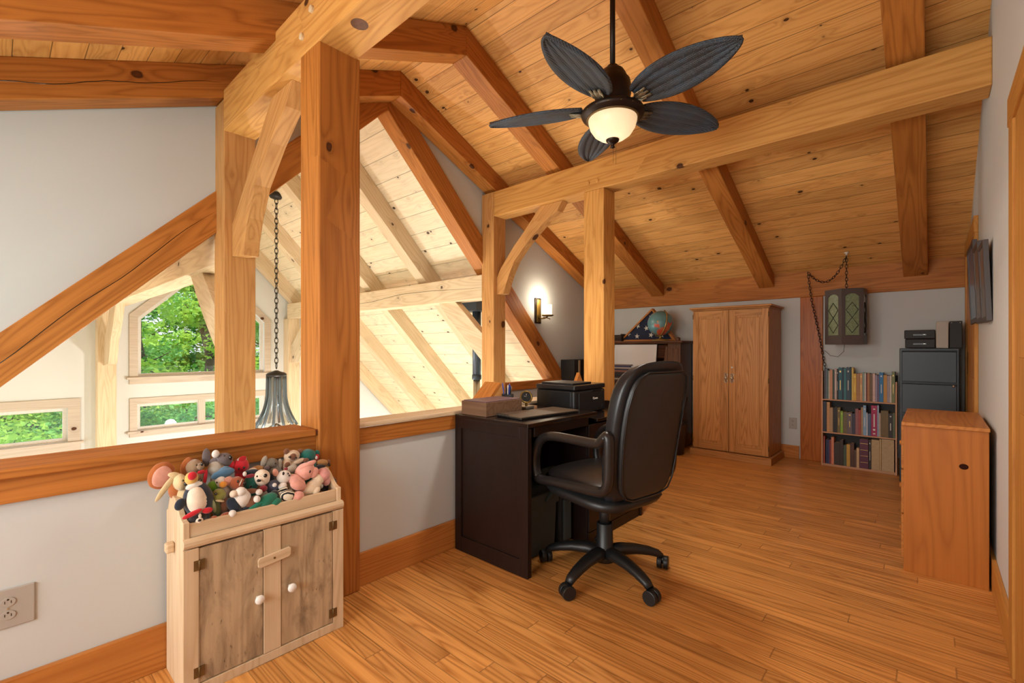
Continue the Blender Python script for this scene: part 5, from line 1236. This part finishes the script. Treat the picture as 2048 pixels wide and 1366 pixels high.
# ---- leaning picture frames on the right wall
for i, (y0, y1, zt, zb_, off_) in enumerate(((3.34, 3.62, 1.70, 1.29, .034), (3.66, 3.98, 1.75, 1.30, .038), (4.02, 4.52, 1.82, 1.315, .040))):
    lb = ['dark framed picture on the right wall, nearest of three', 'dark framed picture on the right wall, middle of three', 'dark framed picture with a blue print on the right wall, farthest of three'][i]
    t = thing('picture_frame', lb, 'picture', (XR, (y0+y1)/2, zb_), 0, 'framed pictures on the right wall')
    def sl_(x_b, x_t, w0, y0=y0, y1=y1, zt=zt, zb_=zb_):   # slanted slab
        return [(x_b, zb_), (x_b+w0, zb_), (x_t+w0, zt), (x_t, zt)]
    xb_, xt_ = XR-.020-.004, XR-off_-.004
    kx = (.008, .010, .012)[i]
    def yaw(mb): 
        for q in mb.v: q.x -= (q.y-y0)*kx
        return mb
    def cut(f0, f1, dx=0, w0=.022): 
        return [(xb_+(xt_-xb_)*f0+dx, zb_+(zt-zb_)*f0), (xb_+(xt_-xb_)*f0+dx+w0, zb_+(zt-zb_)*f0), (xb_+(xt_-xb_)*f1+dx+w0, zb_+(zt-zb_)*f1), (xb_+(xt_-xb_)*f1+dx, zb_+(zt-zb_)*f1)]
    for (a, b) in ((y0, y0+.03), (y1-.03, y1)): yaw(MB().prism(cut(0, 1), 'y', a, b)).build('frame_stile', 'frame_dark', parent=t, bev=.002)
    for (a, b) in ((0, .06), (.94, 1)): yaw(MB().prism(cut(a, b), 'y', y0+.03, y1-.03)).build('frame_rail', 'frame_dark', parent=t, bev=.002)
    yaw(MB().prism(cut(.06, .94, .004, .010), 'y', y0+.03, y1-.03)).build('print', 'photo_blue' if i == 2 else 'photo_grey', parent=t)

# ---- hanging swag lamp
t = thing('swag_lamp', 'six-sided dark wooden hanging lamp with pressed green glass, above the bookcase', 'lamp', (-.605, 5.36, 1.19))
lc = Vector((-.605, 5.36, 0)); R6 = .172; lz0, lz1 = 1.188, 1.70
rot0 = radians(25)
hexa = [(lc.x+R6*cos(rot0+k*pi/3), lc.y+R6*sin(rot0+k*pi/3)) for k in range(6)]
body = MB().prism([(lc.x+(R6*.97)*cos(rot0+k*pi/3), lc.y+(R6*.97)*sin(rot0+k*pi/3)) for k in range(6)], 'z', lz1-.015, lz1).build('top_plate', 'frame_dark', parent=t)
for k in range(6):
    a = Vector(hexa[k]+(0,)); b = Vector(hexa[(k+1) % 6]+(0,)); e = (b-a).normalized(); nrm = Vector((e.y, -e.x, 0)); L_ = (b-a).length
    def PP(u, z, d): return a+e*u-nrm*d+Vector((0, 0, z))
    outer = [(0, lz0), (L_, lz0), (L_, lz1), (0, lz1)]
    m0, m1 = .032, L_-.032
    hol = [(m0, lz0+.085), (m1, lz0+.085), (m1, lz1-.075), (L_/2+.03, lz1-.052), (L_/2, lz1-.046), (L_/2-.03, lz1-.052), (m0, lz1-.075)]
    pm = poly_holes(outer, [hol], 'y', 0, .014)
    pm.v = [PP(q.x, q.z, q.y) for q in pm.v]
    pn = pm.build('side_panel', plain('taupe_lamp_wood', (84, 74, 72), .45, var=.08), parent=t, bev=.002)
    gm_ = MB().prism(hol, 'y', .006, .010); gm_.v = [PP(q.x, q.z, q.y) for q in gm_.v]; gm_.build('glass_panel', 'green_glass', parent=pn)
    rb = MB(); um = L_/2; hw = (m1-m0)/2-.006
    for dz in (0, .14):
        zc = lz0+.175+dz
        rb.tube([PP(um-hw, zc, .003), PP(um, zc+.07, .003), PP(um+hw, zc, .003), PP(um, zc-.07, .003)], .0028, 6, closed=True)
    rb.build('leading', 'bronze', parent=pn)
hk = Vector((-.600, 5.36, zfar(5.36)-.002))
MB().lathe([(.018, 0), (.020, -.008), (.010, -.014), (.005, -.035), (0, -.036)], hk, 16).build('ceiling_hook', 'white', parent=t)
chain_mb([(hk.x, hk.y, hk.z-.03), (hk.x, hk.y, lz1)], .030, .010, .0028).build('chain', 'iron', parent=t)
p0 = hk+Vector((0, .0, -.035)); p1 = Vector((-.945, 5.55, 1.925)); sag = []
for k in range(13):
    f = k/12; q = p0.lerp(p1, f); q.z -= .17*4*f*(1-f)*(1.15-f*.3); sag.append(q)
chain_mb(sag, .030, .010, .0028).build('swag_chain', 'iron', parent=t)
p2 = Vector((-.80, 5.575, .96)); chain_mb([p1, p1.lerp(p2, .3)+Vector((-.01, 0, 0)), p1.lerp(p2, .65), p2], .030, .010, .0028).build('drop_chain', 'iron', parent=t)
MB().tube([(-.62, 5.40, 1.19), (-.63, 5.43, 1.12), (-.68, 5.48, 1.07), (-.75, 5.53, 1.08), (-.80, 5.565, 1.13)], .002, 5).build('cord', 'black_plastic', parent=t)

# ---- ceiling fan
FX, FY, FZ = -1.306, 2.275, 2.44
t = thing('ceiling_fan', 'bronze ceiling fan with five dark woven wicker leaf blades and a glass bowl light', 'ceiling fan', (FX, FY, FZ))
MB().cyl((FX, FY, 2.66), (FX, FY, 3.465), .0145, n=18).build('down_rod', 'bronze', parent=t)
MB().lathe([(.0, 2.70), (.030, 2.70), (.036, 2.685), (.060, 2.672), (.073, 2.65), (.080, 2.63), (.094, 2.615), (.100, 2.58), (.100, 2.545), (.092, 2.50), (.082, 2.475), (.10, 2.462), (.0, 2.462)], (FX, FY, 0), 40).build('motor_housing', 'bronze', parent=t)
MB().lathe([(.10, 2.468), (.145, 2.462), (.168, 2.448), (.172, 2.438), (.165, 2.424), (.14, 2.41), (.136, 2.405), (.12, 2.41)], (FX, FY, 0), 44).build('fitter_ring', 'bronze', parent=t)
ft = MB()
for k in range(16):
    a = 2*pi*k/16; ft.ell((FX+.158*cos(a), FY+.158*sin(a), 2.432), (.012, .012, .006), None, 8, 6)
ft.torus((FX, FY, 2.410), .137, .006, (0, 0, 1), 40, 8); ft.build('ring_ornament', 'antique', parent=t)
MB().lathe([(.132, 2.412), (.131, 2.395), (.122, 2.362), (.10, 2.328), (.07, 2.306), (.035, 2.296), (0, 2.294)], (FX, FY, 0), 44).build('glass_bowl', 'lampshade', parent=t)
MB().lathe([(.036, 2.300), (.034, 2.288), (.022, 2.278), (.012, 2.272), (.010, 2.262), (.014, 2.254), (.0, 2.248)], (FX, FY, 0), 20).build('finial', 'bronze', parent=t)
pc = MB()
for (a, l) in ((.4, .075), (1.9, .06)): pc.cyl((FX+.018*cos(a), FY+.018*sin(a), 2.275), (FX+.018*cos(a), FY+.018*sin(a), 2.275-l-.04), .0011, n=5)
pc.build('pull_chains', 'brass', parent=t)
def blade():
    mb = MB(); nu, nv = 40, 30; L0, L1 = .165, .715; vs = []; 
    for side in (1, -1):
        for i in range(nu+1):
            f = i/nu; x = L0+(L1-L0)*f
            hw = .12*(sin(pi*min(1, (f*.93+.07))**.86))**.62 if f < 1 else .0
            hw = max(hw, .004)
            for j in range(nv+1):
                g = j/nv*2-1; y = g*hw
                rib = .009*abs(cos(g*pi*2.5)); cup = .012*(1-g*g)
                vs.append((x, y, side*(.004+rib*.8 if abs(g) < .98 else .004)+cup-.004*0))
    n1 = (nu+1)*(nv+1); fs = []
    for s_ in range(2):
        for i in range(nu):
            for j in range(nv):
                a = s_*n1+i*(nv+1)+j; q = (a, a+1, a+nv+2, a+nv+1); fs.append(q if s_ == 0 else q[::-1])
    for i in range(nu):
        for j in (0, nv):
            a = i*(nv+1)+j; b = a+nv+1; fs.append((a, b, n1+b, n1+a))
    for j in range(nv):
        a = j; fs.append((a, a+1, n1+a+1, n1+a)); a = nu*(nv+1)+j; fs.append((a, a+1, n1+a+1, n1+a))
    mb.add(vs, fs, True)
    rim = []
    for i in range(nu+1):
        f = i/nu; hw = max(.12*(sin(pi*min(1, (f*.93+.07))**.86))**.62, .004); rim.append((L0+(L1-L0)*f, hw))
    loop = [(x, y, .004) for x, y in rim]+[(x, -y, .004) for x, y in rim[::-1]]
    mb.tube(loop, .0062, 6, closed=True)
    return mb
b0_ = None
for k in range(5):
    a = radians(60.9+72*k); Mx = Matrix.Translation((FX, FY, FZ+.03)) @ Matrix.Rotation(a, 4, 'Z') @ Matrix.Rotation(radians(-13), 4, 'X')
    if b0_ is None:
        mb = blade(); me_o = mb.build('blade', 'wicker', parent=t, origin=Vector((0, 0, 0)))
        ir = MB().tube([(.09, 0, -.006), (.13, 0, -.010), (.17, .0, -.012), (.215, 0, -.008)], .010, 8, flat=(1.6, .6))
        for yy in (-.022, 0, .022): ir.tube([(.155, yy*.3, -.013), (.19, yy, -.013), (.235, yy*1.2, -.007)], .007, 8, flat=(1.2, .6))
        for yy in (-.03, .03): ir.tube([(.15, 0, -.014), (.175, yy, -.016), (.205, yy, -.012)], .005, 6)
        iron = ir.build('blade_iron', plain('antique_silver', (150, 140, 118), .35, metal=.7, var=.3, vs=40), parent=me_o, origin=Vector((0, 0, 0)))
        b0_ = (me_o, iron); bl, ib = me_o, iron
    else:
        bl = b0_[0].copy(); COL.objects.link(bl); ib = b0_[1].copy(); COL.objects.link(ib); ib.parent = bl
    bl.parent = t; bl.matrix_local = W[t].inverted() @ Mx; W[bl] = Mx; ib.matrix_local = Matrix.Identity(4)

# ---- wall sconce on the grey gable wall
t = thing('wall_sconce', 'lit brass wall sconce with a candle glass on the grey gable wall', 'sconce', (XG, 4.30, 1.45))
B((XG, 4.245, 1.445), (XG+.014, 4.355, 1.745)).build('back_plate', 'bronze', parent=t, bev=.004)
MB().prism([(4.265, 1.46), (4.335, 1.46), (4.335, 1.73), (4.265, 1.73)], 'x', XG+.014, XG+.024).build('raised_plate', 'brass', parent=t, bev=.005)
sc = Vector((XG+.135, 4.325, 1.535))
MB().tube([(XG+.02, 4.30, 1.51), (XG+.06, 4.305, 1.50), (XG+.10, 4.315, 1.505), sc+Vector((0, 0, -.012))], .008, 8).build('arm', 'brass', parent=t)
MB().lathe([(0, -.012), (.05, -.010), (.068, -.002), (.070, .006), (.064, .008), (.05, .004), (0, .004)], sc, 26).build('dish', 'brass', parent=t)
MB().tube([sc+Vector((-.05, -.03, -.02)), sc+Vector((0, 0, -.03)), sc+Vector((.05, -.02, -.045))], .005, 6).build('twig', 'brass', parent=t)
MB().lathe([(.046, .006), (.048, .03), (.048, .125), (.044, .125), (.043, .01)], sc, 26).build('candle_glass', 'candle_glass', parent=t)
def lamp(name, loc, e, col, r=.03, par=None):
    d = bpy.data.lights.new(name, 'POINT'); d.energy = e; d.color = col; d.shadow_soft_size = r
    o = bpy.data.objects.new(name, d); COL.objects.link(o); o.location = loc; return o
lamp('sconce_bulb', sc+Vector((0, 0, .19)), 4.5, (1, .86, .66), .04)
lamp('fan_bulb', (FX, FY, 2.375), .8, (1, .9, .78), .035)

sd_ = bpy.data.lights.new('fan_fill_spot', 'SPOT'); sd_.energy = 42; sd_.color = (1, .93, .82); sd_.spot_size = radians(172); sd_.spot_blend = .6; sd_.shadow_soft_size = .10  # added spot below the bowl, stands in for its light on the room
so_ = bpy.data.objects.new('fan_fill_spot', sd_); COL.objects.link(so_); so_.location = (FX, FY, 2.15)

# ---- pendant in the great room
t = thing('ribbed_pendant', 'grey ribbed glass pendant on a long chain hanging in the great room', 'pendant lamp', (-6.46, 2.50, .1))
PX, PY = -6.46, 2.505
MB().lathe([(0, .03), (.085, .03), (.095, .01), (.08, -.03), (.03, -.05), (0, -.05)], (PX, PY, gR(PY)-.02), 24).build('canopy', 'iron', parent=t)
chain_mb([(PX, PY, gR(PY)-.06), (PX, PY, .86)], .066, .021, .0055, 10, 5).build('chain', 'iron', parent=t)
MB().lathe([(0, .05), (.02, .05), (.05, .035), (.10, .02), (.125, .0), (.12, -.03), (0, -.03)], (PX, PY, .81), 28).build('cap', 'iron', parent=t)
prof = lambda f: .105+.015*f+.16*max(0, f-.35)**2.0*1.9
MB().lathe([(prof(k/12), .79-.66*k/12) for k in range(13)], (PX, PY, 0), 36).build('glass_shade', 'clear', parent=t)
for k in range(12):
    a = 2*pi*k/12
    MB().tube([(PX+prof(f/10)*1.02*cos(a), PY+prof(f/10)*1.02*sin(a), .79-.66*f/10) for f in range(11)], .012, 6, flat=(1.5, .5)).build('rib', plain('pewter', (88, 94, 96), .4, metal=.5, var=.1) if k == 0 else bpy.data.materials['pewter'], parent=t)
for a in (.6, 2.2, 3.7, 5.3):
    MB().tube([(PX, PY, .15), (PX+.18*cos(a), PY+.18*sin(a), .06), (PX+.36*cos(a), PY+.36*sin(a), .09), (PX+.38*cos(a), PY+.38*sin(a), .12)], .014, 6).build('arm', 'iron', parent=t)

lamp('chandelier_light', (-5.7, 2.35, -.35), 90, (1, .97, .93), .09)
lamp('great_room_fill', (-4.6, 2.9, -1.0), 38, (1, .97, .93), .09)  # unseen point light added to lift the room, no fixture modelled
lamp('stairwell_fill', (-2.85, 2.1, -1.2), 105, (1, .98, .93), .25)  # added unseen light in the void, brightens undersides of beams and rafters
# ---- outlets
def outlet(name, lab, M0, w_=.115, h_=.118, two=True):
    t = thing(name, lab, 'outlet', tuple(M0.translation))
    def bb(mb, nm, mt, **k): mb.xf(M0); return mb.build(nm, mt, parent=t, **k)
    bb(MB().box((-w_/2, -.0, -h_/2), (w_/2, .006, h_/2)), 'cover_plate', 'plate', bev=.004)
    for z_ in (-.0195, .0195):
        mb = MB(); pts = [(.0165*cos(a)*1.02, .0140*sin(a)) for a in [2*pi*k/24 for k in range(24)]]
        mb.prism([(p[0], p[1]+z_) for p in pts], 'y', .006, .0085); bb(mb, 'socket_face', 'plate', bev=.0008)
        bb(MB().box((-.0075, .0085, z_-.004), (-.0058, .0089, z_+.004)).box((.0058, .0085, z_-.003), (.0075, .0089, z_+.005)).cyl((0, .0085, z_+.008), (0, .0089, z_+.008), .0026, n=12), 'slots', 'black')
    bb(MB().cyl((0, .006, 0), (0, .0075, 0), .003, n=10), 'screw', 'nickel')
    return t
# on the knee wall, facing +x
Mk = Matrix.Translation((-2.07, .028, .368)) @ Matrix(((0, 1, 0), (-1, 0, 0), (0, 0, 1))).to_4x4()
outlet('wall_outlet', 'grey-beige double outlet plate low on the knee wall at the left edge', Mk)
Mf = Matrix.Translation((-1.09, YF, .365)) @ Matrix(((-1, 0, 0), (0, -1, 0), (0, 0, 1))).to_4x4()
outlet('wall_outlet', 'small white outlet on the far wall between the wardrobe and the flat post', Mf, .072, .118)
